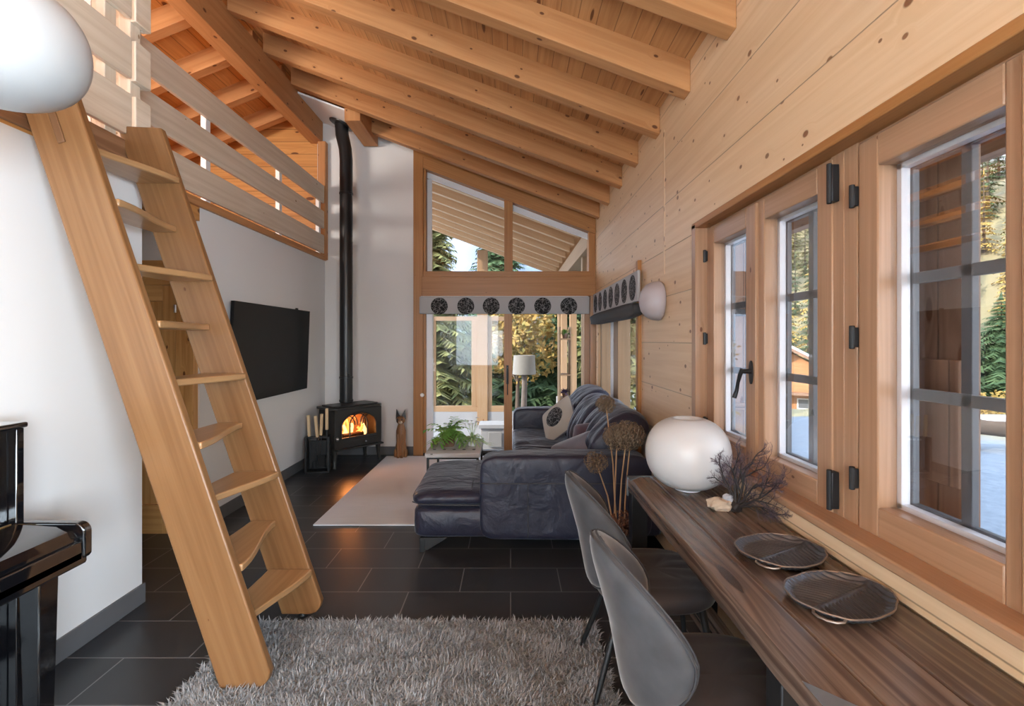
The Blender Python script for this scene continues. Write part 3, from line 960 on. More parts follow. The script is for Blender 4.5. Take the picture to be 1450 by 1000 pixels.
for n, (a, b, l) in enumerate(((-1.9, -0.80, 'timber framed veranda end window left of the broad post'), (-0.55, 0.0, 'narrow timber framed veranda end window right of the broad post'))):
    v = thing('window_%d' % (6 + n), l, 'window', ((a + b) / 2, 11.85, -0.24), kind='structure')
    f = MB(); f.box(a, b, 11.80, 11.9, -0.24, -0.10); f.box(a, b, 11.80, 11.9, 1.95, 2.05); f.build('frame_rail', pale_post, v, grain=(1, 0, 0), bevel=0.004)
    f = MB()
    if n == 0: f.box(a, a + 0.1, 11.80, 11.9, -0.10, 1.95); f.box(b - 0.14, b, 11.80, 11.9, -0.10, 1.95)
    else: f.box(a, a + 0.1, 11.80, 11.9, -0.10, 1.95); f.box(b - 0.04, b, 11.80, 11.9, -0.10, 1.95)
    f.build('frame_post', pale_post, v, grain=(0, 0, 1), bevel=0.004)
    MB().box(a + 0.1, b - 0.04, 11.85, 11.86, -0.10, 1.95).build('pane', glass, v)
m = MB()
m.box(1.04, 1.30, 6.52, 12.0, 2.74, 2.99)
struct('veranda_wall_plate', m, pale_post, 'pale timber wall plate carrying the veranda rafters', 'beam', grain=(0, 1, 0), bevel=0.006)
for i, y in enumerate((7.4, 8.9, 10.4)):
    struct('veranda_side_post', MB().box(1.08, 1.2, y, y + 0.12, -0.55, 2.75), pale_post, 'veranda side post, %s from the glass door' % ords[i], 'post', grain=(0, 0, 1), bevel=0.005)
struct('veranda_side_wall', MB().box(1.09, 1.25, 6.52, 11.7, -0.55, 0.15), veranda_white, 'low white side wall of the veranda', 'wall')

# eave seen through the windows, and shutters
struct('eave_board', MB().box(2.02, 2.10, -5.0, 12.3, 2.27, 2.86), shutter_wood, 'dark weathered eave board hanging outside the windows', 'eave', grain=(0, 1, 0))
def shutter(loc, label, y0, y1, x):
    t = thing('window_shutter', label, 'shutter', (x, (y0 + y1) / 2, 0.92), group='folded window shutters')
    MB().box(x, x + 0.03, y0, y1, 0.92, 2.10).build('board', shutter_wood, t, grain=(0, 0, 1), bevel=0.003)
    for z in (1.95, 1.86, 1.78):
        MB().box(x - 0.018, x, y0 + 0.01, y1 - 0.01, z - 0.012, z + 0.012).build('batten', batten_wood, t, grain=(0, 1, 0), bevel=0.002)
    MB().box(x - 0.018, x, y0 + 0.02, y1 - 0.06, 1.03, 1.42).build('panel', shutter_wood, t, grain=(0, 0, 1), bevel=0.004)
    return t
shutter(0, 'brown board shutter folded outside the near casement window', 1.455, 1.72, 1.365)
t = thing('window_shutter', 'brown board shutter standing open outside the far casement pair', 'shutter', (1.47, 2.90, 0.92), group='folded window shutters')
MB().box(1.285, 1.62, 2.835, 2.862, 0.92, 2.10).build('board', shutter_wood, t, grain=(0, 0, 1), bevel=0.003)
MB().box(1.29, 1.60, 2.815, 2.835, 1.62, 1.66).build('batten', black_iron, t, bevel=0.002)
MB().box(1.29, 1.60, 2.817, 2.835, 1.08, 1.12).build('batten', shutter_wood, t, grain=(1, 0, 0), bevel=0.002)

# ------------------------------------------------ ground and mountain
def terrain(x, y):
    d = y + 0.35 * x
    z = -0.2 - 0.12 * max(0, y - 7) + 0.25 * max(0, x - 14) + 0.3 * max(0, x - 48) + 0.6 * max(0, d - 62)
    if x < 1.4 and y < 13: z = min(z, -0.8)
    if x < -2: z = -0.2 - 0.12 * max(0, y - 7) + 0.5 * max(0, y - 30)
    r = max(0.0, min(1.0, (math.hypot(x - 1.5, y) - 7) / 30))
    return z + r * (mnoise.fractal(Vector((x * .05, y * .05, 3.1)), 1.0, 2.0, 4) * 2.6) + 0.04 * mnoise.noise(Vector((x, y, 0)))
vs, fs = [], []
xs = [-60 + i * 4 for i in range(15)] + [0 + i * .8 for i in range(1, 40)] + [32 + i * 2.5 for i in range(1, 48)]
ys = [-4 + i * .9 for i in range(46)] + [37.5 + i * 2.4 for i in range(1, 46)]
for yy in ys:
    for xx in xs: vs.append((xx, yy, terrain(xx, yy)))
nx = len(xs)
for j in range(len(ys) - 1):
    for i in range(nx - 1):
        a = j * nx + i; fs.append((a, a + 1, a + nx + 1, a + nx))
o = raw_mesh('ground_terrain', vs, fs, meadow)
tag(o, 'frosted lawn rising into a dry grass mountainside outside', 'ground', None, 'structure')

# ================================================================== THE THINGS
# ------------------------------------------------ loft railings
rl = thing('loft_railing', 'pale board railing along the loft edge above the television', 'railing', (-2.39, 4.5, 2.535))
for (z0, z1) in ((2.585, 2.815), (2.90, 3.12), (3.225, 3.445)):
    MB().box(-2.40, -2.372, 2.82, 6.25, z0, z1).build('board', pale_board, rl, grain=(0, 1, 0), bevel=0.004)
for y in (2.84, 3.90, 5.13, 6.18):
    tag(MB().box(-2.445, -2.402, y - 0.03, y + 0.03, 2.535, 3.445).build('post', white_paint, rl, bevel=0.003), 'post behind the boards, white for the sun hitting it')  # white colour stands in for sunlight on the posts
rn = thing('loft_railing', 'pale board railing at the loft corner right of the ladder head', 'railing', (-2.2, 2.75, 2.53))
for (z0, z1) in ((2.585, 2.815), (2.90, 3.12), (3.225, 3.445), (3.55, 3.77)):
    MB().box(-2.082, -2.05, 2.685, 2.80, z0, z1).build('board', pale_board, rn, grain=(0, 1, 0), bevel=0.004)
    MB().box(-2.37, -2.082, 2.775, 2.80, z0, z1).build('return_board', pale_board, rn, grain=(1, 0, 0), bevel=0.004)
MB().box(-2.15, -2.084, 2.69, 2.765, 2.525, 3.77).build('post', pale_board, rn, grain=(0, 0, 1), bevel=0.004)
rg = thing('loft_gate', 'pale board gate in the loft railing behind the white pendant', 'gate', (-2.07, 1.6, 2.53))
for (z0, z1) in ((2.585, 2.815), (2.90, 3.12), (3.225, 3.445), (3.55, 3.77)):
    MB().box(-2.082, -2.055, 0.35, 2.665, z0, z1).build('board', pale_board, rg, grain=(0, 1, 0), bevel=0.004)
for y in (0.6, 2.52):
    MB().box(-2.135, -2.084, y, y + 0.075, 2.56, 3.77).build('post', pale_board, rg, grain=(0, 0, 1), bevel=0.004)

# ------------------------------------------------ ladder
ld = thing('loft_ladder', 'steep oak loft ladder with scalloped treads standing on the shaggy rug', 'ladder', (-1.1, 2.35, 0))
SL = 0.823 / 2.436       # lean to the left per metre of height
def lad_x(z, x0): return x0 - SL * z
def stringer(y0, y1, ztop, slot):
    w = 0.235
    xb = -1.222
    pts = [(lad_x(0.012, xb), y0, 0.012)]
    c = [(0.15, 0.012), (0.185, 0.022), (0.208, 0.045), (0.222, 0.08)]
    for (dx, z) in c: pts.append((lad_x(0.012, xb) + dx - (z - .012) * SL * 0.4, y0, z))
    pts += [(lad_x(0.30, xb) + w, y0, 0.30), (lad_x(ztop - 0.012, xb) + w, y0, ztop - 0.012), (lad_x(ztop, xb) + 0.0, y0, ztop)]
    m = MB(); m.prism(pts, (0, y1 - y0, 0))
    return m.build('stringer', oak_ladder, ld, grain=(-SL, 0, 1), bevel=0.007, seg=3)
s_near = stringer(2.065, 2.105, 2.60, True)
s_far = stringer(2.625, 2.665, 2.63, False)
f = MB()
f.box(-1.888, -1.856, 2.058, 2.067, 2.31, 2.58, None)
f.xform(Matrix.Translation((0, 0, 0)) @ Matrix.Translation((-1.885, 2.06, 2.31)) @ Matrix.Rotation(-math.atan(SL), 4, 'Y') @ Matrix.Translation((1.872, -2.06, -2.31)))
tag(f.build('hook_slot', wood('slot_brown', (0.22, 0.11, 0.05), (0.15, 0.07, 0.03), knots=0), s_near, grain=(-SL, 0, 1), bevel=0.004), 'dark hook slot near the top')
f = MB(); f.lathe([(0.022, 0), (0.026, 0.004), (0.022, 0.016), (0.012, 0.02)], (-1.12, 2.645, -0.0), 16)
f.build('rubber_foot', black_iron, s_far)
f = MB(); f.lathe([(0.022, 0), (0.026, 0.004), (0.022, 0.014), (0.012, 0.016)], (-1.12, 2.085, 0.0), 16)
f.build('rubber_foot', black_iron, s_near)
for k in range(9):
    z = 0.257 + 0.2617 * k
    xl, xr = lad_x(z, -1.222) + 0.015, lad_x(z, -1.222) + 0.235
    full_far = (k % 2 == 0)
    n = 24
    top = []
    for i in range(n + 1):
        t = i / n
        s = t * t * (3 - 2 * t)
        cut = 0.105 * ((1 - s) if full_far else s)
        top.append((xr + 0.012 - cut, 2.105 + t * 0.52))
    pts = [(xl, 2.105, z - 0.032)] + [(a, b, z - 0.032) for a, b in top] + [(xl, 2.625, z - 0.032)]
    m = MB(); m.prism(pts, (0, 0, 0.032))
    m.build('tread', oak_tread, ld, grain=(0, 1, 0), bevel=0.006, sharp=50)

# ------------------------------------------------ piano
pi_ = thing('upright_piano', 'glossy black upright piano against the white wall', 'piano', (-1.9, 1.15, 0))
PY0, PY1 = 0.42, 1.86
m = MB(); m.box(-2.06, -1.875, PY0, PY1 - 0.03, 0.02, 1.15)
m.box(-2.06, -1.842, PY1 - 0.03, PY1, 0.0, 1.15); m.box(-2.06, -1.842, PY0, PY0 + 0.03, 0.0, 1.15)
m.build('cabinet', black_lacquer, pi_, bevel=0.004)
MB().box(-2.06, -1.832, PY0 - 0.008, PY1 + 0.008, 1.15, 1.172).build('lid', black_lacquer, pi_, bevel=0.008, seg=3)
MB().box(-1.876, -1.862, PY0 + 0.06, PY1 - 0.1, 0.80, 1.11).build('upper_panel', black_lacquer, pi_, bevel=0.003)
MB().box(-1.88, -1.592, PY0, PY1 - 0.012, 0.645, 0.70).build('keybed', black_lacquer, pi_, bevel=0.008)
for y in (PY1 - 0.035, PY0):
    m = MB()
    prof = [(-1.85, 0.665), (-1.85, 0.800)]
    for i in range(9):
        a = math.pi / 2 * (1 - i / 8)
        prof.append((-1.622 + 0.038 * math.cos(a), 0.762 + 0.038 * math.sin(a)))
    prof += [(-1.584, 0.678), (-1.595, 0.665)]
    m.prism([(x, y, z) for x, z in prof], (0, 0.035, 0))
    m.build('cheek', black_lacquer, pi_, bevel=0.006, seg=3)
m = MB(); prof = [(-1.868, 0.70), (-1.868, 0.798), (-1.68, 0.790), (-1.625, 0.775), (-1.606, 0.75), (-1.606, 0.70)]
m.prism([(x, PY0 + 0.035, z) for x, z in prof], (0, PY1 - PY0 - 0.07, 0))
fb = m.build('fallboard', black_lacquer, pi_, bevel=0.006, seg=3)
tag(MB().box(-1.852, -1.846, PY0 + 0.04, PY1 - 0.045, 0.7965, 0.800).build('hinge_strip', brass, fb), 'brass hinge line')
MB().box(-1.604, -1.592, PY0 + 0.035, PY1 - 0.035, 0.665, 0.735).build('key_slip', black_lacquer, pi_, bevel=0.004)
for y in (PY1 - 0.055, PY0 + 0.055):
    m = MB(); a, b = 0.040, 0.030
    x = -1.735
    v0 = [(x - b, y - b, 0.03), (x + b, y - b, 0.03), (x + b, y + b, 0.03), (x - b, y + b, 0.03)]
    bm = m.bm
    lo = [bm.verts.new(p) for p in v0]; hi = [bm.verts.new((x + sx * a, y + sy * a, 0.647)) for sx, sy in ((-1, -1), (1, -1), (1, 1), (-1, 1))]
    bm.faces.new(lo[::-1]); bm.faces.new(hi)
    for i in range(4): bm.faces.new((lo[i], lo[(i + 1) % 4], hi[(i + 1) % 4], hi[i]))
    m.box(-1.88, -1.70, y - 0.03, y + 0.03, 0.0, 0.045)
    m.build('leg', black_lacquer, pi_, bevel=0.006)

# ------------------------------------------------ television
def tvp(y, z): return (-2.325 - (1.815 - z) * 0.036, y, z)
tv = thing('television', 'large black flat television tilted on the white wall', 'television', (-2.38, 4.9, 0.92))
m = MB(); A = [tvp(4.13, 0.924), tvp(5.69, 0.924), tvp(5.69, 1.815), tvp(4.13, 1.815)]
m.prism([Vector(p) for p in A], (-0.028, 0, 0)); m.build('screen', screen_black, tv, bevel=0.003)
MB().box(-2.398, -2.37, 4.55, 5.25, 1.15, 1.6).build('wall_bracket', black_iron, tv)
f = MB(); f.box(-2.352, -2.334, 5.36, 5.40, 1.812, 1.832); f.build('camera_nub', black_iron, tv, bevel=0.003)

# ------------------------------------------------ stove
SVA = R(49.5)
sv = thing('wood_stove', 'black cast iron wood stove with arched fire window in the corner', 'stove', (-1.955, 5.985, 0), SVA)
W, D = 0.315, 0.17
m = MB()   # firebox: back, sides, floor, roof plates
zf0, zf1 = 0.21, 0.665
m.box(-W, W, D - 0.02, D, zf0, zf1); m.box(-W, -W + 0.025, -D, D, zf0, zf1); m.box(W - 0.025, W, -D, D, zf0, zf1)
m.box(-W, W, -D, D, zf0, zf0 + 0.04); m.box(-W, W, -D, D, zf1 - 0.03, zf1)
m.build('body', stove_iron, sv, local=True, bevel=0.008)
m = MB(); m.box(-W + 0.03, W - 0.03, D - 0.045, D - 0.022, zf0 + 0.04, zf1 - 0.04)
m.build('firebrick', firebrick, sv, local=True)
m = MB()
m.prism([(-W - 0.03, -D + 0.02, 0.665), (-W + 0.03, -D - 0.035, 0.665), (W - 0.03, -D - 0.035, 0.665), (W + 0.03, -D + 0.02, 0.665), (W + 0.03, D + 0.0, 0.665), (-W - 0.03, D + 0.0, 0.665)], (0, 0, 0.03))
m.prism([(-W + 0.01, -D + 0.04, 0.695), (-W + 0.05, -D, 0.695), (W - 0.05, -D, 0.695), (W - 0.01, -D + 0.04, 0.695), (W - 0.02, D - 0.03, 0.695), (-W + 0.02, D - 0.03, 0.695)], (0, 0, 0.016))
m.build('top_plate', stove_iron, sv, local=True, bevel=0.006)
# front plate with arched opening
aw, az0, azs, azt = 0.235, 0.335, 0.475, 0.62
arch = [(aw * math.cos(math.pi * i / 28), azs + (azt - azs) * math.sin(math.pi * i / 28)) for i in range(29)]
m = MB(); bm = m.bm
outer, inner = [], []
op = [(aw, az0)] + arch + [(-aw, az0)]
def project(p):
    x, z = p
    cx, cz = 0, 0.46
    dx, dz = x - cx, z - cz
    k = min((W - 0.005) / abs(dx) if dx else 9e9, ((zf1 - cz) if dz > 0 else (cz - 0.225)) / abs(dz) if dz else 9e9)
    return (cx + dx * k, cz + dz * k)
loop_o = [project(p) for p in op]
# add the rectangle corners for a square outline
def corner_fix(lst):
    res = []
    for (x, z) in lst: res.append((x, z))
    return res
def layer(y): return [bm.verts.new((x, y, z)) for x, z in op], [bm.verts.new((x, y, z)) for x, z in loop_o]
i1, o1 = layer(-D - 0.022); i2, o2 = layer(-D + 0.005)
n = len(op)
for i in range(n):
    j = (i + 1) % n
    bm.faces.new((i1[i], i1[j], o1[j], o1[i])); bm.faces.new((i2[j], i2[i], o2[i], o2[j]))
    bm.faces.new((i1[j], i1[i], i2[i], i2[j])); bm.faces.new((o1[i], o1[j], o2[j], o2[i]))
bmesh.ops.recalc_face_normals(bm, faces=bm.faces)
m.box(-W, W, -D - 0.018, -D, 0.215, 0.33); m.box(-W, -W + 0.02, -D - 0.02, -D, 0.215, 0.665); m.box(W - 0.02, W, -D - 0.02, -D, 0.215, 0.665); m.box(-W, W, -D - 0.02, -D, 0.628, 0.668)
for sx in (-1, 1): m.prism([(sx * W, -D - 0.02, 0.668), (sx * (W - .12), -D - 0.02, 0.668), (sx * W, -D - 0.02, 0.53)], (0, 0.02, 0))
sd = m.build('stove_door', stove_iron, sv, local=True, bevel=0.003)
m = MB()
m.tube([(x, -D - 0.026, z) for x, z in op], 0.012, 8, closed=True)
m.build('door_rim', stove_iron, sd, local=True)
m = MB()   # gothic tracery
for cx in (-0.118, 0.0, 0.118):
    m.tube([(cx, -D - 0.014, az0), (cx, -D - 0.016, 0.50)], 0.0085, 6) if cx else None
for x0, x1 in ((-0.235, -0.05), (-0.05, -0.22), (-0.118, 0.02), (-0.02, -0.118), (0.118, -0.02), (0.02, 0.118), (0.235, 0.05), (0.05, 0.22)):
    pts = []
    for i in range(9):
        t = i / 8
        x = x0 + (x1 - x0) * (1 - math.cos(t * math.pi / 2))
        z = 0.475 + 0.135 * math.sin(t * math.pi / 2)
        lim = azs + (azt - azs) * math.sqrt(max(0, 1 - (x / aw) ** 2))
        pts.append((x, -D - 0.014, min(z, lim)))
    m.tube(pts, 0.0075, 6)
m.build('window_tracery', stove_iron, sd, local=True)
m = MB(); m.prism([(x, -D - 0.004, z) for x, z in op], (0, 0.003, 0)); m.build('fire_glass', glass_fire, sd, local=True)
m = MB(); m.box(-W + 0.0, W - 0.0, -D - 0.075, -D + 0.02, 0.205, 0.225)
m.build('ash_lip', stove_iron, sv, local=True, bevel=0.008)
f = MB(); f.sell((-W + 0.015, -D - 0.05, 0.345), (0.02, 0.02, 0.02), 1, 1, 16, 10); f.tube([(-W + 0.015, -D - 0.02, 0.345), (-W + 0.015, -D - 0.04, 0.345)], 0.008, 8)
tag(f.build('knob', steel, sd, local=True), 'bright round door knob')
f = MB(); f.sell((0.09, -D - 0.03, 0.265), (0.012, 0.012, 0.012), 1, 1, 12, 8); f.build('air_control', steel, sd, local=True)
for sx in (-1, 1):
    for sy in (-1, 1):
        m = MB(); x, y = sx * (W - 0.025), sy * (D - 0.025) - 0.005
        m.tube([(x, y, 0.22), (x + sx * 0.004, y + sy * 0.003, 0.12), (x + sx * 0.012, y + sy * 0.01, 0.03), (x + sx * 0.02, y + sy * 0.014, 0.0)], [0.036, 0.025, 0.019, 0.026], 10)
        m.build('leg', stove_iron, sv, local=True)
for i, (x, y, a) in enumerate(((-0.1, 0.0, 0.2), (0.08, 0.02, -0.25), (0.0, -0.05, 0.05))):
    f = MB(); f.tube([(x - 0.14 * math.cos(a), y - 0.14 * math.sin(a), 0.29 + .02 * i), (x + 0.14 * math.cos(a), y + 0.14 * math.sin(a), 0.29 + .02 * i)], 0.035, 10)
    f.build('burning_log', ember, sv, local=True)
random.seed(4)
for i in range(11):
    x = -0.19 + 0.034 * i + random.uniform(-.012, .012) if i < 7 else 0.13 + 0.022 * (i - 7)
    hh = random.uniform(0.14, 0.25) if i < 7 else random.uniform(0.08, 0.18)
    y = random.uniform(-0.06, 0.07)
    ph = random.uniform(0, 6)
    m = MB()
    pts = [(x + 0.016 * math.sin(ph + 5 * t), y, 0.31 + hh * t) for t in [k / 8 for k in range(9)]]
    m.tube(pts, [0.016 + 0.022 * math.sin(math.pi * min(1, t * 1.5 + .1)) * (1 - t) + 0.001 for t in [k / 8 for k in range(9)]], 8)
    m.build('flame', flame_core if i % 3 == 0 else flame_mat, sv, local=True)
l = bpy.data.lights.new('fire_glow', 'POINT'); l.energy = 9; l.color = (1.0, 0.36, 0.10); l.shadow_soft_size = 0.06
o = bpy.data.objects.new('fire_glow', l); o.parent = sv; o.location = (-0.02, -0.02, 0.50); COL.objects.link(o)

fl = thing('flue_pipe', 'tall black flue pipe rising from the stove to the ceiling', 'flue pipe', (-2.04, 6.09, 0.71))
ztop = zb(-2.04) - 0.0
m = MB(); m.tube([(-2.04, 6.09, 0.712), (-2.04, 6.09, 3.72), (-2.05, 6.09, 3.85), (-2.09, 6.09, 4.03), (-2.10, 6.09, ztop + 0.012)], [0.078, 0.078, 0.078, 0.08, 0.08], 28)
m.build('pipe', flue_black, fl)
for z in (0.735, 1.02, 3.30):
    f = MB(); f.lathe([(0.079, -0.014), (0.084, -0.010), (0.084, 0.010), (0.079, 0.014)], (-2.04, 6.09, z), 28); f.build('joint_band', flue_black, fl)
f = MB(); f.lathe([(0.08, -0.022), (0.15, -0.012), (0.155, 0.0), (0.08, 0.004)], (0, 0, 0), 32)
f.xform(Matrix.Translation((-2.095, 6.09, zb(-2.095) - 0.017)) @ Matrix.Rotation(math.atan(T), 4, 'Y'))
f.build('ceiling_rosette', flue_black, fl)
f = MB(); f.box(-1.995, -1.965, 6.0, 6.02, 1.02, 1.07); f.tube([(-1.98, 6.02, 1.05), (-1.96, 5.985, 1.05)], 0.005, 8); f.build('damper_lever', black_iron, fl, bevel=0.003)

# ------------------------------------------------ fire tools
ft = thing('fireplace_tool_stand', 'black iron fireplace tool stand beside the stove', 'tool stand', (-2.17, 5.53, 0), R(12))
m = MB()
m.box(-0.13, 0.13, -0.08, 0.08, 0.0, 0.018)
m.build('base_plate', black_iron, ft, local=True, bevel=0.003)
for x in (-0.12, 0.12):
    MB().box(x - 0.012, x + 0.012, -0.07, 0.07, 0.018, 0.40).build('side_plate', black_iron, ft, local=True, bevel=0.003)
MB().box(-0.12, 0.12, -0.012, 0.012, 0.375, 0.40).build('cross_bar', black_iron, ft, local=True, bevel=0.003)
MB().box(-0.11, 0.11, 0.055, 0.065, 0.018, 0.34).build('back_plate', black_iron, ft, local=True, bevel=0.003)
tools = [('poker', -0.075, 'pale handled poker hanging leftmost in the fire tool stand', 0.675),
         ('fire_tongs', -0.02, 'pale handled fire tongs leaning second in the tool stand', 0.665),
         ('ash_shovel', 0.045, 'pale handled ash shovel hanging third in the tool stand', 0.685),
         ('hearth_brush', 0.10, 'pale handled hearth brush nearest the stove in the stand', 0.745)]
ca, sa = math.cos(R(12)), math.sin(R(12))
for i, (nm, x, lab, zt) in enumerate(tools):
    t = thing(nm, lab, 'fire tool', (-2.17 + ca * x + sa * 0.035, 5.53 + sa * x - ca * 0.035, 0.06), 0, 'tools in the fireplace stand')
    dx = (-.01, .02, -.008, .0)[i]
    MB().tube([(dx, 0, zt - 0.06 - 0.27), (0, 0, 0.06)], 0.006, 8).build('shaft', black_iron, t, local=True)
    m = MB(); m.box(-0.014, 0.014, -0.014, 0.014, 0, 0.24)
    m.xform(Matrix.Translation((dx, 0, zt - 0.06 - 0.27)) @ Matrix.Rotation((-.05, -.09, .04, .0)[i], 4, 'Y'))
    tag(m.build('handle', handle_ash, t, local=True, bevel=0.004), 'square pale wood handle')
    m = MB()
    if nm == 'ash_shovel': m.box(-0.05, 0.05, -0.006, 0.0, 0.0, 0.13); m.box(-0.05, -0.045, -0.03, 0, 0, 0.13); m.box(0.045, 0.05, -0.03, 0, 0, 0.13)
    elif nm == 'hearth_brush': m.sell((0, 0, 0.05), (0.03, 0.024, 0.06), 0.6, 0.7, 16, 10)
    elif nm == 'poker': m.tube([(0, 0, 0.07), (0, 0, 0.0), (0.02, 0, -0.01), (0.03, 0, 0.02)], 0.006, 8)
    else: m.tube([(0, 0, 0.07), (-0.03, 0, 0.05), (-0.01, 0, 0.0)], 0.005, 8); m.tube([(0, 0, 0.07), (0.03, 0, 0.05), (0.01, 0, 0.0)], 0.005, 8)
    m.build('tool_head', black_iron, t, local=True)

# ------------------------------------------------ wooden cat
ct = thing('cat_figurine', 'tall carved wooden cat sitting against the white wall beside the stove', 'figurine', (-1.385, 6.20, 0))
m = MB()
prof = [(0.028, 0.0), (0.060, 0.012), (0.072, 0.06), (0.070, 0.13), (0.058, 0.20), (0.062, 0.28), (0.060, 0.34), (0.046, 0.39), (0.036, 0.42), (0.030, 0.44), (0.01, 0.455)]
m.lathe(prof, (0, 0, 0), 24)
m.xform(Matrix.Diagonal((1, 0.82, 1, 1)))
for sx in (-1, 1):
    m.tube([(sx * 0.022, -0.045, 0.0), (sx * 0.022, -0.052, 0.10), (sx * 0.026, -0.045, 0.20), (sx * 0.03, -0.03, 0.30)], [0.019, 0.016, 0.018, 0.02], 10)
    m.sell((sx * 0.062, -0.01, 0.055), (0.024, 0.05, 0.06), 0.9, 0.9, 16, 10)
    m.sell((sx * 0.022, -0.062, 0.012), (0.02, 0.028, 0.013), 0.8, 0.8, 14, 8)
m.build('body', cat_wood, ct, local=True, grain=(0, 0, 1))
m = MB(); m.sell((0, -0.01, 0.475), (0.056, 0.05, 0.052), 0.85, 0.85, 24, 16)
hdm = m.build('head', cat_wood, ct, local=True, grain=(0, 0, 1))
m = MB(); m.sell((0.006, -0.052, 0.452), (0.026, 0.02, 0.02), 0.9, 0.9, 16, 10)
tag(m.build('muzzle', cat_cream, hdm, local=True), 'cream painted muzzle')
m = MB()
for sx in (-1, 1): m.sell((sx * 0.024, -0.053, 0.487), (0.011, 0.008, 0.009), 1, 1, 12, 8)
m.sell((0.004, -0.071, 0.463), (0.008, 0.005, 0.006), 1, 1, 10, 6)
m.sell((-0.03, -0.043, 0.475), (0.02, 0.016, 0.03), 1, 1, 12, 8)
m.build('eyes', cat_black, hdm, local=True)
for sx in (-1, 1):
    m = MB()
    m.prism([(sx * 0.004, -0.022, 0.515), (sx * 0.060, -0.022, 0.480), (sx * 0.056, -0.008, 0.612)], (0, 0.026, 0))
    m.build('ear', cat_black, ct, local=True, bevel=0.003)

# ------------------------------------------------ rugs
m = MB(); m.box(-1.575, 0.02, 3.91, 6.23, 0.0, 0.012)
tag(m.build('flat_woven_rug', flat_rug, bevel=0.004), 'pale flat woven rug under the coffee table before the stove', 'rug')

sr = thing('shaggy_rug', 'grey shaggy rug under the ladder foot in front', 'rug', (-0.46, 1.85, 0))
MB().box(-1.37, 0.43, 1.15, 2.545, 0.0, 0.010).build('backing', shag, sr)
rng = np.random.default_rng(7)
nb = 52000
bx = rng.uniform(-1.375, 0.435, nb); by = 1.15 + 1.405 * np.power(rng.uniform(0, 1, nb), 0.72)
bx += 0.006 * np.sin(by * 60); 
keep = ~((bx > -1.23) & (bx < -1.0) & (by > 2.05) & (by < 2.12))
bx, by = bx[keep], by[keep]; nb = len(bx)
fld = np.sin(bx * 17 + 2.1 * np.sin(by * 13)) + np.cos(by * 21 + 1.7 * np.sin(bx * 11))
ang = -1.2 + 1.1 * fld + rng.normal(0, 1.3, nb)
ln = rng.uniform(0.026, 0.048, nb); tilt = rng.uniform(0.35, 1.05, nb)
wd_ = rng.uniform(0.0018, 0.0034, nb)
dx, dy = np.cos(ang), np.sin(ang)
px, py = -dy, dx
z0 = np.full(nb, 0.008)
V = np.zeros((nb, 5, 3))
m1 = ln * 0.5; m2 = ln
for k, (s, f_, wv) in enumerate(((0, 0, 1), (0, 0, -1), (m1, 0.35, 1), (m1, 0.35, -1), (m2, 1.0, 0))):
    hor = np.sin(tilt) * s * (0.6 + 0.6 * f_) ; ver = np.cos(tilt * (0.55 + 0.5 * f_)) * s
    V[:, k, 0] = bx + dx * hor + px * wd_ * wv
    V[:, k, 1] = by + dy * hor + py * wd_ * wv
    V[:, k, 2] = z0 + ver
V = V.reshape(-1, 3) - np.array([-0.46, 1.85, 0])
idx = np.arange(nb)[:, None] * 5
F4 = (idx + np.array([[0, 1, 3, 2]])); F3 = (idx + np.array([[2, 3, 4]]))
me = bpy.data.meshes.new('pile')
me.vertices.add(len(V)); me.vertices.foreach_set('co', V.ravel())
loops = np.concatenate([F4.ravel(), F3.ravel()])
me.loops.add(len(loops)); me.loops.foreach_set('vertex_index', loops.astype(np.int32))
st_ = np.concatenate([np.arange(nb) * 4, nb * 4 + np.arange(nb) * 3]).astype(np.int32)
me.polygons.add(2 * nb); me.polygons.foreach_set('loop_start', st_)
me.polygons.foreach_set('use_smooth', np.ones(2 * nb, dtype=bool))
me.update(calc_edges=True); me.validate()
me.materials.append(shag)
o = bpy.data.objects.new('pile', me); COL.objects.link(o); o.parent = sr; o['kind'] = 'stuff'

# ------------------------------------------------ coffee table and plants
cf = thing('coffee_table', 'low coffee table with whitewashed plank top and black metal legs', 'table', (-0.55, 4.92, 0.012))
m = MB()
m.box(-0.80, -0.285, 4.57, 5.28, 0.385, 0.425)
tp = m.build('table_top', grey_wood, cf, grain=(1, 0, 0), bevel=0.005)
for i in range(5):
    f = MB(); f.lathe([(0.017, 0), (0.017, 0.002), (0.010, 0.003)], (-0.735 + 0.095 * i, 4.74, 0.4245), 14)
    tag(f.build('bolt_hole', black_iron, tp), 'dark round bolt mark')
for x in (-0.775, -0.31):
    for y in (4.60, 5.25):
        MB().box(x - 0.011, x + 0.011, y - 0.011, y + 0.011, 0.012, 0.386).build('leg', black_iron, cf, bevel=0.002)
m = MB(); m.box(-0.775, -0.31, 4.592, 4.608, 0.366, 0.386); m.box(-0.775, -0.31, 5.242, 5.258, 0.366, 0.386); m.box(-0.783, -0.767, 4.6, 5.25, 0.366, 0.386); m.box(-0.318, -0.302, 4.6, 5.25, 0.366, 0.386)
m.build('under_frame', black_iron, cf, bevel=0.002)

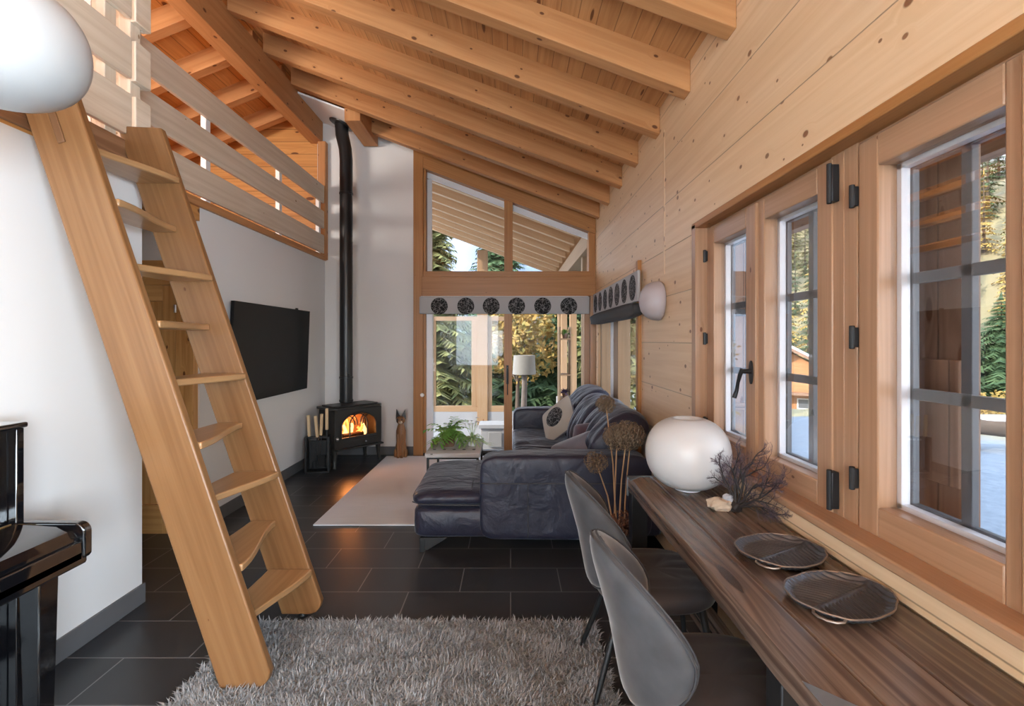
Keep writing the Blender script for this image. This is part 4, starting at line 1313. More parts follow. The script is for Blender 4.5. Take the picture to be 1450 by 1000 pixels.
def leaf_blade(m, p, d, L, w, droop=0.4, up=Vector((0, 0, 1))):
    d = Vector(d).normalized(); s = d.cross(up)
    if s.length < 1e-3: s = Vector((1, 0, 0))
    s.normalize()
    rows = []
    for i in range(4):
        t = i / 3
        q = Vector(p) + d * L * t - Vector((0, 0, droop * L * t * t))
        hw = w * math.sin(math.pi * (0.12 + 0.85 * t)) if t < 1 else 0.0005
        rows.append((m.bm.verts.new(q - s * hw), m.bm.verts.new(q + Vector((0, 0, w * .3))), m.bm.verts.new(q + s * hw)))
    for a, b in zip(rows, rows[1:]):
        m.bm.faces.new((a[0], a[1], b[1], b[0])); m.bm.faces.new((a[1], a[2], b[2], b[1]))

def clampz(m, z=0.006):
    for v in m.bm.verts:
        if v.co.z < z: v.co.z = z + 0.002 * random.random()

random.seed(11)
pf = thing('potted_fern', 'leafy green fern in a weathered terracotta pot on the coffee table', 'potted plant', (-0.615, 4.90, 0.425))
m = MB(); m.lathe([(0.052, 0.0), (0.062, 0.05), (0.072, 0.095), (0.082, 0.096), (0.084, 0.128), (0.074, 0.13), (0.070, 0.115), (0.01, 0.112)], (0, 0, 0), 28)
m.build('pot', terracotta, pf, local=True)
m = MB(); ms = MB()
for k in range(38):
    a = random.uniform(0, 6.28); el = random.uniform(0.25, 1.25); L = random.uniform(0.14, 0.28)
    pts = []
    for i in range(7):
        t = i / 6
        r = L * t * math.cos(el); z = 0.115 + L * t * math.sin(el) - 0.16 * t * t * (1.1 - el * .6)
        pts.append(Vector((r * math.cos(a), r * math.sin(a), z)))
    ms.tube(pts, [0.003 * (1 - .6 * i / 6) for i in range(7)], 5)
    for i in range(2, 7):
        for sgn in (-1, 1):
            dr = (pts[i] - pts[i - 1]).normalized(); sd_ = dr.cross(Vector((0, 0, 1))) * sgn
            leaf_blade(m, pts[i], dr * 0.6 + sd_, random.uniform(0.045, 0.085), random.uniform(0.008, 0.014), 0.3)
clampz(m); m.build('foliage', leaf_green, pf, local=True); ms.build('stem', leaf_green, pf, local=True)

pw = thing('flowering_plant', 'pale flowering plant with long thin leaves on the coffee table', 'plant', (-0.385, 4.93, 0.425))
MB().lathe([(0.04, 0.0), (0.05, 0.05), (0.052, 0.07), (0.045, 0.07), (0.04, 0.06), (0.01, 0.06)], (0, 0, 0), 24).build('pot', white_paint, pw, local=True)
m = MB(); ms = MB()
for k in range(60):
    a = random.uniform(0, 6.28); el = random.uniform(0.1, 1.3)
    leaf_blade(m, (0, 0, 0.05), (math.cos(a) * math.cos(el), math.sin(a) * math.cos(el), math.sin(el)), random.uniform(0.14, 0.24), 0.010, 0.75)
for k in range(9):
    a = random.uniform(0, 6.28); r = random.uniform(0.02, 0.12); z = random.uniform(0.14, 0.26)
    ms.tube([(0, 0, 0.05), (r * .5 * math.cos(a), r * .5 * math.sin(a), z * .7), (r * math.cos(a), r * math.sin(a), z)], 0.002, 5)
    mp_ = MB()
    for j in range(6):
        b = j / 6 * 6.28
        leaf_blade(mp_, (r * math.cos(a), r * math.sin(a), z), (math.cos(b), math.sin(b), 0.5), 0.024, 0.007, 0.3)
    mp_.build('flower', petal_white, pw, local=True)
clampz(m); m.build('foliage', leaf_pale, pw, local=True); ms.build('stem', leaf_pale, pw, local=True);
tr = thing('trailing_plant', 'small trailing green plant at the left corner of the coffee table', 'plant', (-0.765, 4.98, 0.425))
m = MB(); ms = MB()
MB().lathe([(0.026, 0.0), (0.032, 0.04), (0.03, 0.045), (0.01, 0.04)], (0, 0, 0), 20).build('pot', terracotta, tr, local=True)
for k in range(12):
    a = random.uniform(0, 6.28); L = random.uniform(0.05, 0.10)
    pts = [(L * t * math.cos(a), L * t * math.sin(a), 0.04 + 0.09 * t - 0.11 * t * t) for t in (0, .33, .66, 1)]
    ms.tube(pts, 0.002, 5)
    for q in pts[1:]:
        for s in (-1, 1): leaf_blade(m, q, (math.cos(a + s), math.sin(a + s), 0.3), 0.035, 0.008, 0.4)
clampz(m); m.build('foliage', leaf_green, tr, local=True); ms.build('stem', leaf_green, tr, local=True)

# ------------------------------------------------ sofa
so = thing('corner_sofa', 'dark slate blue leather corner sofa with chaise below the window', 'sofa', (0.3, 4.6, 0.0))
def wr(amp, fx=0.0, fy=9.0, seed=0.0):
    def fn(q, p):
        w = math.sin(p.y * fy * 2 + 2.2 * mnoise.noise(Vector((p.x * 3 + seed, p.y * 2, seed)))) * amp
        w += mnoise.noise(Vector((p.x * 6 + seed, p.y * 6, p.z * 5))) * amp * 1.3
        return p + Vector((0, 0, w if q.z > 0.1 else 0)) + Vector((w * .4 if abs(q.x) > .8 else 0, 0, 0))
    return fn
m = MB()
m.sell((0.55, 4.65, 0.21), (0.53, 1.24, 0.115), 0.18, 0.10, 48, 14)
m.sell((-0.20, 3.87, 0.205), (0.485, 0.46, 0.115), 0.28, 0.14, 48, 16)
m.build('base', sofa_leather, so, sharp=60)
# chaise cushion
def fch(q, p):
    w = 0.010 * mnoise.noise(Vector((p.x * 5, p.y * 7, 1.0))) + 0.006 * math.sin(p.y * 26 + 2 * mnoise.noise(Vector((p.x * 4, p.y * 3, 0))))
    e = max(0.0, -(p.x + 0.06) / 0.24)      # the free end rolls down
    dz = -0.035 * e ** 2 if q.z > 0 else 0
    f = max(0.0, (-p.y - 0.1) / 0.4)        # and the near side too
    dz2 = -0.02 * f ** 2 if q.z > 0 else 0
    back = 0.0
    return p + Vector((0, 0, (w if q.z > 0 else 0) + dz + dz2 + (back if q.z > 0 else 0)))
m = MB(); m.sell((-0.435, 3.87, 0.382), (0.262, 0.478, 0.066), 0.5, 0.22, 64, 24, fch)
ch = m.build('chaise_cushion', sofa_leather, so, sharp=70)
m = MB(); m.tube([(-0.69, 3.45, 0.345), (-0.62, 3.402, 0.342), (-0.45, 3.394, 0.340), (-0.215, 3.392, 0.340)], 0.004, 6); m.build('piping', piping_dark, ch)
m = MB(); m.tube([(-0.275, 3.44, 0.428), (-0.275, 3.62, 0.446), (-0.275, 4.25, 0.449)], 0.003, 6); m.tube([(-0.275, 3.56, 0.445), (-0.215, 3.56, 0.445)], 0.003, 6); m.build('seam', piping_dark, ch)
# arms
def farm(q, p):
    w = 0.008 * mnoise.noise(Vector((p.x * 4, p.y * 6, p.z * 5 + 2)))
    return p + Vector((0, w, w if q.z > 0 else 0))
m = MB(); m.sell((0.385, 3.515, 0.385), (0.60, 0.125, 0.295), 0.22, 0.14, 64, 24, farm)
an = m.build('near_armrest', sofa_leather, so, sharp=70)
m = MB(); m.tube([(-0.205, 3.386, 0.49), (0.3, 3.385, 0.49), (0.95, 3.386, 0.49)], 0.0035, 6); m.tube([(0.12, 3.386, 0.49), (0.12, 3.387, 0.11)], 0.0035, 6); m.build('seam', piping_dark, an)
m = MB(); m.sell((0.50, 5.80, 0.40), (0.47, 0.12, 0.29), 0.2, 0.14, 48, 20, farm)
m.build('far_armrest', sofa_leather, so, sharp=70)
# seat cushions
for i, (a, b) in enumerate(((3.63, 4.66), (4.66, 5.69))):
    def fs_(q, p, s=i * 3.7):
        w = 0.010 * math.sin(p.y * 34 + 1.6 * mnoise.noise(Vector((p.x * 4 + s, p.y * 3, s)))) + 0.012 * mnoise.noise(Vector((p.x * 5 + s, p.y * 8, s)))
        g = -0.012 * math.exp(-(p.x / .02) ** 2)
        return p + Vector((0, 0, (w + g) if q.z > 0.1 else 0))
    m = MB(); m.sell((0.42, (a + b) / 2, 0.385), (0.40, (b - a) / 2 + .005, 0.092), 0.30, 0.16, 72, 20, fs_)
    m.build('seat_cushion', sofa_leather, so, sharp=70)
# back cushions: a folded roll leaning on the wall side
def backc(y0, y1, seed, tall):
    prof = [(0.60, 0.46), (0.57, 0.58), (0.60, 0.70), (0.66, 0.80), (0.74, 0.885), (0.82, 0.93), (0.90, 0.945), (0.98, 0.925), (1.045, 0.87), (1.055, 0.80), (1.0, 0.74), (0.94, 0.66), (0.90, 0.52), (0.86, 0.45), (0.74, 0.44)]
    cx, cz = 0.82, 0.70
    n = len(prof)
    m = MB()
    # smooth the outline (Catmull-Rom)
    out = []
    for i in range(n):
        p0, p1, p2, p3 = prof[i - 1], prof[i], prof[(i + 1) % n], prof[(i + 2) % n]
        for k in range(4):
            t = k / 4
            out.append(tuple(0.5 * ((2 * p1[a]) + (-p0[a] + p2[a]) * t + (2 * p0[a] - 5 * p1[a] + 4 * p2[a] - p3[a]) * t * t + (-p0[a] + 3 * p1[a] - 3 * p2[a] + p3[a]) * t ** 3) for a in (0, 1)))
    nu, nv = len(out), 30
    def fn(u, v):
        i = int(round(u * nu)) % nu
        x, z = out[i]
        e = abs(2 * v - 1)
        k = (1 - e ** 6) ** 0.5 * 0.22 + 0.78 if e < 1 else 0.78
        if v < 1e-6 or v > 1 - 1e-6: k = 0.70
        y = y0 + (y1 - y0) * v
        w = 0.020 * math.sin(y * 40 + 2.0 * mnoise.noise(Vector((x * 3, z * 3, seed)))) * max(0, (0.9 - x) / .3) * (1 - e ** 2)
        w += 0.018 * mnoise.noise(Vector((x * 5, y * 6, z * 5 + seed)))
        zz = z + tall * max(0, z - 0.6)
        dx, dz = x - cx, zz - cz
        L = math.hypot(dx, dz) + 1e-6
        return (cx + dx * k + w * dx / L, y, cz + dz * k + w * dz / L)
    m.grid(fn, nu, nv, closed_u=True)
    bm = m.bm; bm.verts.ensure_lookup_table()
    bm.faces.new([bm.verts[i] for i in range(nu)][::-1]); bm.faces.new([bm.verts[nv * nu + i] for i in range(nu)])
    bmesh.ops.recalc_face_normals(bm, faces=bm.faces)
    return m.build('back_cushion', sofa_leather, so, sharp=80)
backc(5.02, 5.72, 1.0, 0.10); backc(4.36, 5.03, 5.0, 0.04); backc(3.66, 4.37, 9.0, 0.0)
m = MB()
for sy in (3.45, 3.86):
    m2 = MB(); m2.prism([(-0.60, sy - 0.02, 0.10), (-0.44, sy - 0.02, 0.10), (-0.58, sy - 0.02, 0.012), (-0.625, sy - 0.02, 0.012)], (0, 0.03, 0))
    m2.box(-0.635, -0.60, sy - 0.025, sy + 0.02, 0.0, 0.10)
    m2.build('leg', black_iron, so, bevel=0.003)
for (x, y) in ((0.9, 3.5), (0.1, 5.8), (0.9, 5.8)):
    MB().box(x - 0.02, x + 0.02, y - 0.02, y + 0.02, 0, 0.1).build('leg', black_iron, so, bevel=0.003)
m.bm.free()

def pillow(name, label, c, s, rot, mat, medal=False):
    t = thing(name, label, 'cushion', c)
    M = Matrix.Rotation(rot[2], 4, 'Z') @ Matrix.Rotation(rot[1], 4, 'Y') @ Matrix.Rotation(rot[0], 4, 'X')
    def fn(q, p):
        e = max(abs(p.x) / s[0], abs(p.y) / s[1])
        pin = 1 - 0.10 * (1 - min(1, abs(abs(p.x / s[0]) - abs(p.y / s[1])))) * 0
        return Vector((p.x * pin, p.y * pin, p.z * (1 - 0.55 * min(1, e) ** 3) + 0.006 * mnoise.noise(Vector((p.x * 12, p.y * 12, c[0])))))
    m = MB(); m.sell((0, 0, 0), s, 0.9, 0.22, 48, 18, fn, M)
    b = m.build('cover', mat, t, local=True, sharp=80)
    if medal:
        m = MB(); r = s[0] * 0.52
        m.lathe([(r, -0.004), (r, 0.004), (r * 0.5, 0.010)], (0, 0, 0), 36)
        m.xform(M @ Matrix.Translation((0, 0, s[2] * 0.93)))
        tag(m.build('round_print', leaf_print, b, local=True), 'black round leaf print')
        m = MB(); k = 0.98
        m.tube([M @ Vector((math.copysign(abs(math.cos(a)) ** .25, math.cos(a)) * s[0] * k, math.copysign(abs(math.sin(a)) ** .25, math.sin(a)) * s[1] * k, 0)) for a in [2 * math.pi * i / 48 for i in range(48)]], 0.009, 6, closed=True)
        m.build('piping', cushion_slate, b, local=True)
    return t
pillow('throw_pillow', 'cream throw pillow with a black leaf medallion against the far sofa end', (0.50, 5.12, 0.655), (0.21, 0.21, 0.07), (R(52), R(-38), R(-32)), cushion_cream, True)
pillow('throw_pillow', 'plum throw pillow leaning on the sofa back behind the dried flowers', (0.63, 4.02, 0.665), (0.15, 0.15, 0.06), (R(58), R(-12), R(-38)), cushion_plum)
pillow('throw_pillow', 'slate grey throw pillow in front of the plum pillow on the sofa', (0.50, 3.83, 0.585), (0.19, 0.18, 0.07), (R(38), R(-24), R(-14)), cushion_slate)

# ------------------------------------------------ dried alliums
random.seed(21)
AX, AY = 0.665, 3.0
va = thing('floor_vase', 'dark floor vase filled with dried flowers beside the worktable end', 'vase', (AX, AY, 0))
MB().lathe([(0.075, 0.0), (0.10, 0.08), (0.105, 0.2), (0.085, 0.30), (0.06, 0.345), (0.066, 0.36), (0.055, 0.355), (0.05, 0.33), (0.01, 0.32)], (0, 0, 0), 28).build('body', plain('vase_dark', (0.03, 0.025, 0.025), 0.5), va, local=True)
def allium(head, r, n, label, foot=(0, 0)):
    t = thing('dried_allium', label, 'dried flower', (AX + foot[0], AY + foot[1], 0.335), group='dried alliums in the floor vase')
    h = Vector(head) - Vector((AX + foot[0], AY + foot[1], 0.335))
    mid = h * 0.5 + Vector((-h.x * .18, -h.y * .18, 0))
    MB().tube([(0, 0, 0), h * .25 + Vector((-h.x * .12, 0, 0)), mid, h], [0.0055, 0.005, 0.0045, 0.004], 6).build('stem', dried_stem, t, local=True)
    m = MB()
    for i in range(n):
        z = 1 - 2 * (i + .5) / n; a = i * 2.39996
        d = Vector((math.sqrt(1 - z * z) * math.cos(a), math.sqrt(1 - z * z) * math.sin(a), z))
        L = r * random.uniform(0.75, 1.05)
        e = h + d * L
        m.tube([h, e], [0.0013, 0.001], 3, cap=False)
        s = d.cross(Vector((0.3, 0.5, 1))).normalized(); u = d.cross(s)
        for q in range(5):
            b = q * 1.2566
            w = (s * math.cos(b) + u * math.sin(b))
            p = e + w * 0.014 + d * 0.004
            v = [m.bm.verts.new(x) for x in (e - d * .002, e + w * 0.007 + u * .0045, p, e + w * 0.007 - u * .0045)]
            m.bm.faces.new(v)
    m.build('flower_head', dried_brown, t, local=True)
allium((0.655, 3.02, 0.885), 0.088, 190, 'dried allium with a big round head at the left of the bunch', (-.03, 0))
allium((0.705, 2.98, 0.905), 0.088, 190, 'dried allium with a big round head at the middle of the bunch', (.0, .01))
allium((0.745, 3.04, 0.89), 0.085, 190, 'dried allium with a big round head at the right of the bunch', (.03, 0))
allium((0.63, 3.25, 1.06), 0.062, 110, 'tallest dried allium rising above the sofa back', (-.01, .03))
allium((0.53, 3.05, 0.72), 0.072, 90, 'lowest sparse dried allium beside the grey chair back', (-.04, -.01))
fb_ = thing('dried_seedhead_bunch', 'rusty brown tuft of dried seed heads at the vase mouth', 'dried flower', (0.675, 2.93, 0.36))
m = MB()
for i in range(150):
    d = Vector((random.gauss(0, 1), random.gauss(0, 1) - .6, random.gauss(0, .8) + .2)).normalized()
    e = Vector((d.x * 0.085, d.y * 0.05, 0.03 + d.z * 0.075))
    m.tube([(0, 0, 0.0), e], [0.0016, 0.0012], 3, cap=False); m.sell(e, (0.007, 0.007, 0.007), 1, 1, 5, 3)
m.build('seed_heads', plain('seed_rust', (0.15, 0.065, 0.04), 0.9), fb_, local=True)

# ------------------------------------------------ worktable under the window
wt = thing('console_worktable', 'long worn dark wood worktable below the window', 'table', (0.86, 1.8, 0))
TY0, TY1, TX0, TX1 = 0.945, 2.60, 0.618, 1.066
TZ = 0.76
for a, b in ((TX0, 0.735), (0.7365, 0.905), (0.9065, TX1)):
    m = MB()
    n = 40
    bm = m.bm
    # one plank with a slightly worn edge
    rows = []
    for i in range(n + 1):
        y = TY0 + (TY1 - TY0) * i / n
        e = 0.004 * mnoise.noise(Vector((y * 9, a * 5, 2.0))) if a == TX0 else 0
        z = TZ + 0.0012 * mnoise.noise(Vector((y * 3, a * 9, 0)))
        rows.append([bm.verts.new(p) for p in ((a + e, y, z - 0.065), (a + e - .001, y, z - 0.012 + e), (a + 0.008 + e * .6, y, z), (b - 0.002, y, z), (b, y, z - 0.003), (b, y, z - 0.065))])
    for r0, r1 in zip(rows, rows[1:]):
        for k in range(6):
            l = (k + 1) % 6
            bm.faces.new((r0[k], r0[l], r1[l], r1[k]))
    bm.faces.new(rows[0]); bm.faces.new(rows[-1][::-1])
    bmesh.ops.recalc_face_normals(bm, faces=bm.faces)
    m.build('top_plank', old_wood, wt, grain=(0, 1, 0), sharp=45)
for y, s, l in ((TY1, -1, 'far'), (TY0, 1, 'near')):
    m = MB()
    m.box(TX0 - 0.004, TX1, min(y, y + s * 0.012) - .003, max(y, y + s * 0.012) + .003, TZ - 0.10, TZ + 0.003)
    m.prism([(TX0 - .004, y, TZ + .0005), (TX0 + 0.08, y, TZ + .0005), (TX0 - .004, y + s * 0.09, TZ + .0005)], (0, 0, 0.0025))
    pl = m.build('end_plate', steel_blue, wt, bevel=0.001)
    m = MB()
    for k in range(2): m.sell((TX0 - 0.004 + 0.03, y - s * 0.006, TZ - 0.03 - 0.04 * k), (0.007, 0.007, 0.007), 1, 1, 10, 6)
    tag(m.build('bolts', steel, pl), 'bright bolt heads')
for y in (2.50, 1.12):
    m = MB(); m.box(TX0 + 0.0, TX0 + 0.08, y, y + 0.07, 0.0, TZ - 0.065); m.build('leg', black_iron, wt, bevel=0.004)
    m = MB(); m.box(TX1 - 0.09, TX1 - 0.01, y, y + 0.07, 0.0, TZ - 0.065); m.build('leg', black_iron, wt, bevel=0.004)
    MB().box(TX0 + 0.08, TX1 - 0.09, y + 0.02, y + 0.05, 0.10, 0.20).build('stretcher', black_iron, wt, bevel=0.004)
MB().box(TX0 + 0.28, TX0 + 0.32, 1.19, 2.50, 0.10, 0.24).build('foot_rail', old_wood, wt, grain=(0, 1, 0), bevel=0.004)
m = MB(); m.prism([(TX1 - 0.05, 1.75, 0.695), (TX1 - 0.05, 1.30, 0.30), (TX1 - 0.05, 1.42, 0.30), (TX1 - 0.05, 1.87, 0.695)], (0.03, 0, 0))
m.build('brace', larch_frame, wt, grain=(0, 1, 1), bevel=0.003)

# ------------------------------------------------ chairs
def make_chair(label):
    t = thing('velvet_chair', label, 'chair', (0, 0, 0), 0, 'grey velvet chairs at the worktable')
    def mid(r, a):
        zz = math.sin(a); yy = math.cos(a)
        top = zz > 0
        hz = 0.245 if top else 0.235
        z = 0.655 + hz * zz * r
        w = 0.232 * (1 - 0.22 * max(0, zz) ** 1.5 - 0.10 * max(0, -zz))
        y = w * math.copysign(abs(yy) ** 0.92, yy) * r
        xb = -0.372 + (0.90 - z) * 0.22 + 0.02 * math.sin((0.9 - z) * 6)
        x = xb + 0.145 * (abs(y) / 0.232) ** 1.9
        return Vector((x, y, z))
    def nrm(r, a):
        e = 1e-3
        p = mid(max(r, 0.05), a); dr = mid(max(r, .05) + e, a) - p; da = mid(max(r, .05), a + e) - p
        n = dr.cross(da)
        if n.x < 0: n = -n
        return n.normalized()
    nr, na = 9, 44
    m = MB(); bm = m.bm
    rr = [1 - (1 - i / nr) ** 1.5 for i in range(nr + 1)]
    def side(sign):
        rings = []
        for r in rr[1:]:
            ring = []
            for k in range(na):
                a = 2 * math.pi * k / na
                th = 0.027 * math.sqrt(max(0, 1 - r ** 5)) + 0.004
                p = mid(r, a)
                if sign > 0 and abs(p.y) < 0.012: th -= 0.004
                ring.append(bm.verts.new(p + nrm(r, a) * th * sign))
            rings.append(ring)
        c = bm.verts.new(mid(0.001, 0) + nrm(0.05, 0) * 0.03 * sign)
        for k in range(na): bm.faces.new((c, rings[0][k], rings[0][(k + 1) % na]))
        for A, B in zip(rings, rings[1:]):
            for k in range(na): bm.faces.new((A[k], B[k], B[(k + 1) % na], A[(k + 1) % na]))
        return rings[-1]
    o1 = side(1); o2 = side(-1)
    for k in range(na): bm.faces.new((o1[k], o1[(k + 1) % na], o2[(k + 1) % na], o2[k]))
    bmesh.ops.recalc_face_normals(bm, faces=bm.faces)
    bk = m.build('backrest', velvet, t, local=True, sharp=70)
    m = MB()
    for off, rad in ((-0.008, 0.0035), (0.008, 0.0035)):
        m.tube([mid(1.004, 2 * math.pi * k / 60) + nrm(1, 2 * math.pi * k / 60) * off for k in range(60)], rad, 6, closed=True)
    m.build('piping', piping_dark, bk, local=True)
    m = MB(); m.tube([mid(abs(q), math.pi / 2 if q > 0 else -math.pi / 2) + nrm(abs(q) + .02, math.pi / 2 if q > 0 else -math.pi / 2) * (0.0235 * math.sqrt(max(0, 1 - abs(q) ** 5)) + .0045) for q in [0.96 - 1.8 * i / 24 for i in range(25)]], 0.0016, 5)
    m.build('seam', piping_dark, bk, local=True)
    def fseat(q, p):
        if q.z > 0.05: p = p + Vector((0, 0, 0.007 * abs(math.sin(math.pi * p.y / 0.078)) ** 0.6 - 0.004))
        return p
    m = MB(); m.sell((0, 0, 0.435), (0.255, 0.245, 0.05), 0.5, 0.85, 72, 22, fseat)
    m.build('seat', velvet_shaded, t, local=True, sharp=70)
    m = MB(); m.tube([(0.16, -0.15, 0.385), (0.16, 0.15, 0.385), (-0.16, 0.13, 0.385), (-0.16, -0.13, 0.385)], 0.011, 8, closed=True); m.box(-0.2, 0.0, -0.03, 0.03, 0.378, 0.396)
    m.build('seat_frame', black_iron, t, local=True)
    for sx, sy, fx, fy in ((-0.16, 0.12, -0.29, 0.195), (-0.16, -0.12, -0.29, -0.195), (0.16, 0.14, 0.22, 0.20), (0.16, -0.14, 0.22, -0.20)):
        MB().tube([(sx, sy, 0.395), (fx, fy, 0.0)], [0.0165, 0.0095], 12).build('leg', black_iron, t, local=True)
    return t
c1 = make_chair('grey velvet chair farther from the camera at the worktable, nearer the sofa')
c1.location = (0.622, 2.155, 0)
c2 = copy_tree(c1)
c2.location = (0.622, 1.468, 0)
c2['label'] = 'nearest grey velvet chair at the front of the worktable, cut by the bottom edge'

# ------------------------------------------------ things on the table
def glo(name, label, cat, c, rx, rz, mat, bottom_flat=0.86):
    t = thing(name, label, cat, c)
    return t
tl = thing('table_lamp', 'large white opal globe lamp on the far end of the worktable', 'lamp', (0.853, 2.365, TZ + 0.003))
def globe_prof(a, h, n=26, e=0.80, hole=0.30, base=0.42):
    pr = []
    for i in range(n + 1):
        v = -math.pi / 2 + math.pi * i / n
        r = a * max(0.0, math.cos(v)) ** e
        z = h / 2 + h / 2 * math.copysign(abs(math.sin(v)) ** 0.95, math.sin(v))
        pr.append((max(r, 0.001), z))
    return pr
pr = [p for p in globe_prof(0.197, 0.345) if not (p[1] > 0.335 and p[0] < 0.08)]
pr += [(0.07, 0.339), (0.06, 0.330), (0.056, 0.29), (0.01, 0.28)]
MB().lathe(pr, (0, 0, 0.004), 56).build('shade', opal, tl, local=True, sharp=60)
MB().lathe([(0.06, -0.0), (0.062, 0.012), (0.01, 0.012)], (0, 0, 0.0), 32).build('base', white_paint, tl, local=True)

co = thing('stone', 'pale beige rough stone with a grey cap on the worktable', 'stone', (0.905, 2.085, TZ + 0.001))
def frock(q, p):
    k = 1 + 0.35 * mnoise.noise(Vector((q.x * 2.2, q.y * 2.2, q.z * 2.2 + 5))) + 0.15 * mnoise.noise(Vector((q.x * 6, q.y * 6, q.z * 6)))
    return Vector((p.x * k, p.y * k, max(-0.022, p.z * k)))
m = MB(); m.sell((-0.015, 0, 0.022), (0.05, 0.032, 0.027), 0.8, 0.8, 32, 18, frock); m.build('rock', stone_beige, co, local=True, sharp=60)
m = MB(); m.sell((0.018, 0.0, 0.048), (0.020, 0.02, 0.018), 0.9, 0.9, 18, 12, frock); tag(m.build('cap', plain('stone_cap', (0.42, 0.45, 0.5), 0.7), co, local=True), 'bluish grey cap')
random.seed(5)
cr = thing('sea_fan', 'dark branching sea fan coral standing behind the beige stone', 'coral', (0.948, 2.062, TZ + 0.001))
m = MB(); mw = MB()
D1 = Vector((0.42, -0.70, 0)).normalized(); D2 = Vector((0.6, 0.4, 0)).normalized()
m.sell((0, 0, 0.018), (0.022, 0.022, 0.022), 0.9, 0.9, 14, 8, frock)
def branch(p, ang, L, r, depth):
    n = 5; pts = [p]
    for i in range(n):
        ang2 = ang + random.uniform(-.18, .18)
        q = pts[-1] + (D1 * math.sin(ang2) + Vector((0, 0, 1)) * math.cos(ang2)) * L / n + D2 * random.uniform(-.0025, .0025)
        pts.append(q)
    tgt = m if depth < 3 else mw
    tgt.tube(pts, [r * (1 - .45 * i / n) for i in range(n + 1)], 6 if depth < 2 else 3, cap=False)
    if depth >= 5: return
    for i in range(1, n + 1):
        if random.random() < (0.75 if depth < 4 else 0.45) or i == n:
            s = random.choice((-1, 1))
            branch(pts[i], ang + s * random.uniform(.25, .75), L * random.uniform(.38, .68), r * (0.55 if i < n else .6), depth + 1)
for a, L in ((-0.62, 0.13), (-0.15, 0.15), (0.25, 0.17), (0.65, 0.14), (1.05, 0.15), (1.35, 0.13)):
    branch(Vector((0, 0, 0.02)), a, L, 0.0062, 0)
m.build('branch', coral_black, cr, local=True, sharp=80); mw.build('twigs', coral_web, cr, local=True, sharp=80)

def tray(label, c, ang, L, W_, seed):
    t = thing('leaf_tray', label, 'tray', (c[0], c[1], TZ + 0.002), ang, 'leaf trays on the worktable')
    random.seed(seed)
    nt_, nr_ = 72, 12
    def out(a):
        k = 1 + 0.010 * math.sin(13 * a + seed) + 0.008 * math.sin(7 * a)
        e = 0.88
        x = math.copysign(abs(math.cos(a)) ** e, math.cos(a)) * L / 2 * k
        y = math.copysign(abs(math.sin(a)) ** e, math.sin(a)) * W_ / 2 * k * (1 - 0.10 * math.cos(a))
        return x, y
    def srf(off):
        def fn(u, v):
            a = 2 * math.pi * u; x, y = out(a); r = v
            z = 0.005 + 0.016 * max(0, (r - 0.80) / 0.20) ** 1.5
            xx, yy = x * r, y * r
            rib = 0.0032 * math.sin((xx + abs(yy) * 0.55) * 2 * math.pi / 0.017)
            mid_ = 0.004 * math.exp(-(yy / 0.006) ** 2) if r < .97 else 0
            return (xx, yy, z + (rib * min(1, abs(yy) / .02) if 0.04 < r < 0.99 else 0) + mid_ + off)
        return fn
    m = MB(); m.grid(srf(0), nt_ * 4, 64, closed_u=True)
    m.build('dish', tray_bronze, t, local=True, sharp=60, solid=0.004)
    m = MB(); m.tube([(out(2 * math.pi * i / 90)[0], out(2 * math.pi * i / 90)[1], 0.022) for i in range(90)], 0.0026, 6, closed=True)
    m.build('rim', tray_rim, t, local=True)
    m = MB(); m.tube([(-L / 2 + .008, -0.036, 0.019), (-L / 2 - 0.008, -0.033, 0.017), (-L / 2 - 0.017, -0.02, 0.015), (-L / 2 - 0.020, 0.0, 0.014), (-L / 2 - 0.017, 0.02, 0.015), (-L / 2 - 0.008, 0.033, 0.017), (-L / 2 + 0.008, 0.036, 0.019)], 0.0035, 8)
    m.xform(Matrix.Rotation(0.32, 4, 'Z'))
    m.build('handle', tray_rim, t, local=True)
    return t
tray('smaller dark bronze leaf tray on the worktable, nearer the stone', (0.905, 1.640), R(28), 0.285, 0.245, 3)
tray('larger dark bronze leaf tray nearest the front of the worktable', (0.912, 1.355), R(28), 0.30, 0.235, 8)

# ------------------------------------------------ lamps
pe = thing('pendant_lamp', 'big white opal pendant lamp in front of the loft gate', 'lamp', (-1.36, 1.30, 2.112))
pz = globe_prof(0.195, 0.32, e=0.80)
MB().lathe(pz, (0, 0, 0), 56).build('shade', opal_pendant, pe, local=True, sharp=60)
MB().lathe([(0.05, 0.315), (0.05, 0.36), (0.02, 0.38), (0.006, 0.40)], (0, 0, 0), 24).build('cap', white_paint, pe, local=True)
MB().tube([(0, 0, 0.395), (0, 0, zc(-1.36) - 2.112 + 0.01)], 0.004, 8).build('cord', white_paint, pe, local=True)
wl = thing('wall_lamp', 'mauve white rounded wall lamp on the pine wall beside the blind', 'lamp', (1.02, 3.55, 1.765))
m = MB(); m.lathe([(0.115, 0.069), (0.138, 0.062), (0.143, 0.045), (0.138, 0.005), (0.118, -0.038), (0.085, -0.066), (0.045, -0.081), (0.01, -0.085)], (0, 0, 0), 44, 'X')
m.build('shade', opal_mauve, wl, local=True, sharp=60)
MB().lathe([(0.06, 0.06), (0.06, 0.071)], (0, 0, 0), 28, 'X').build('wall_plate', white_paint, wl, local=True)

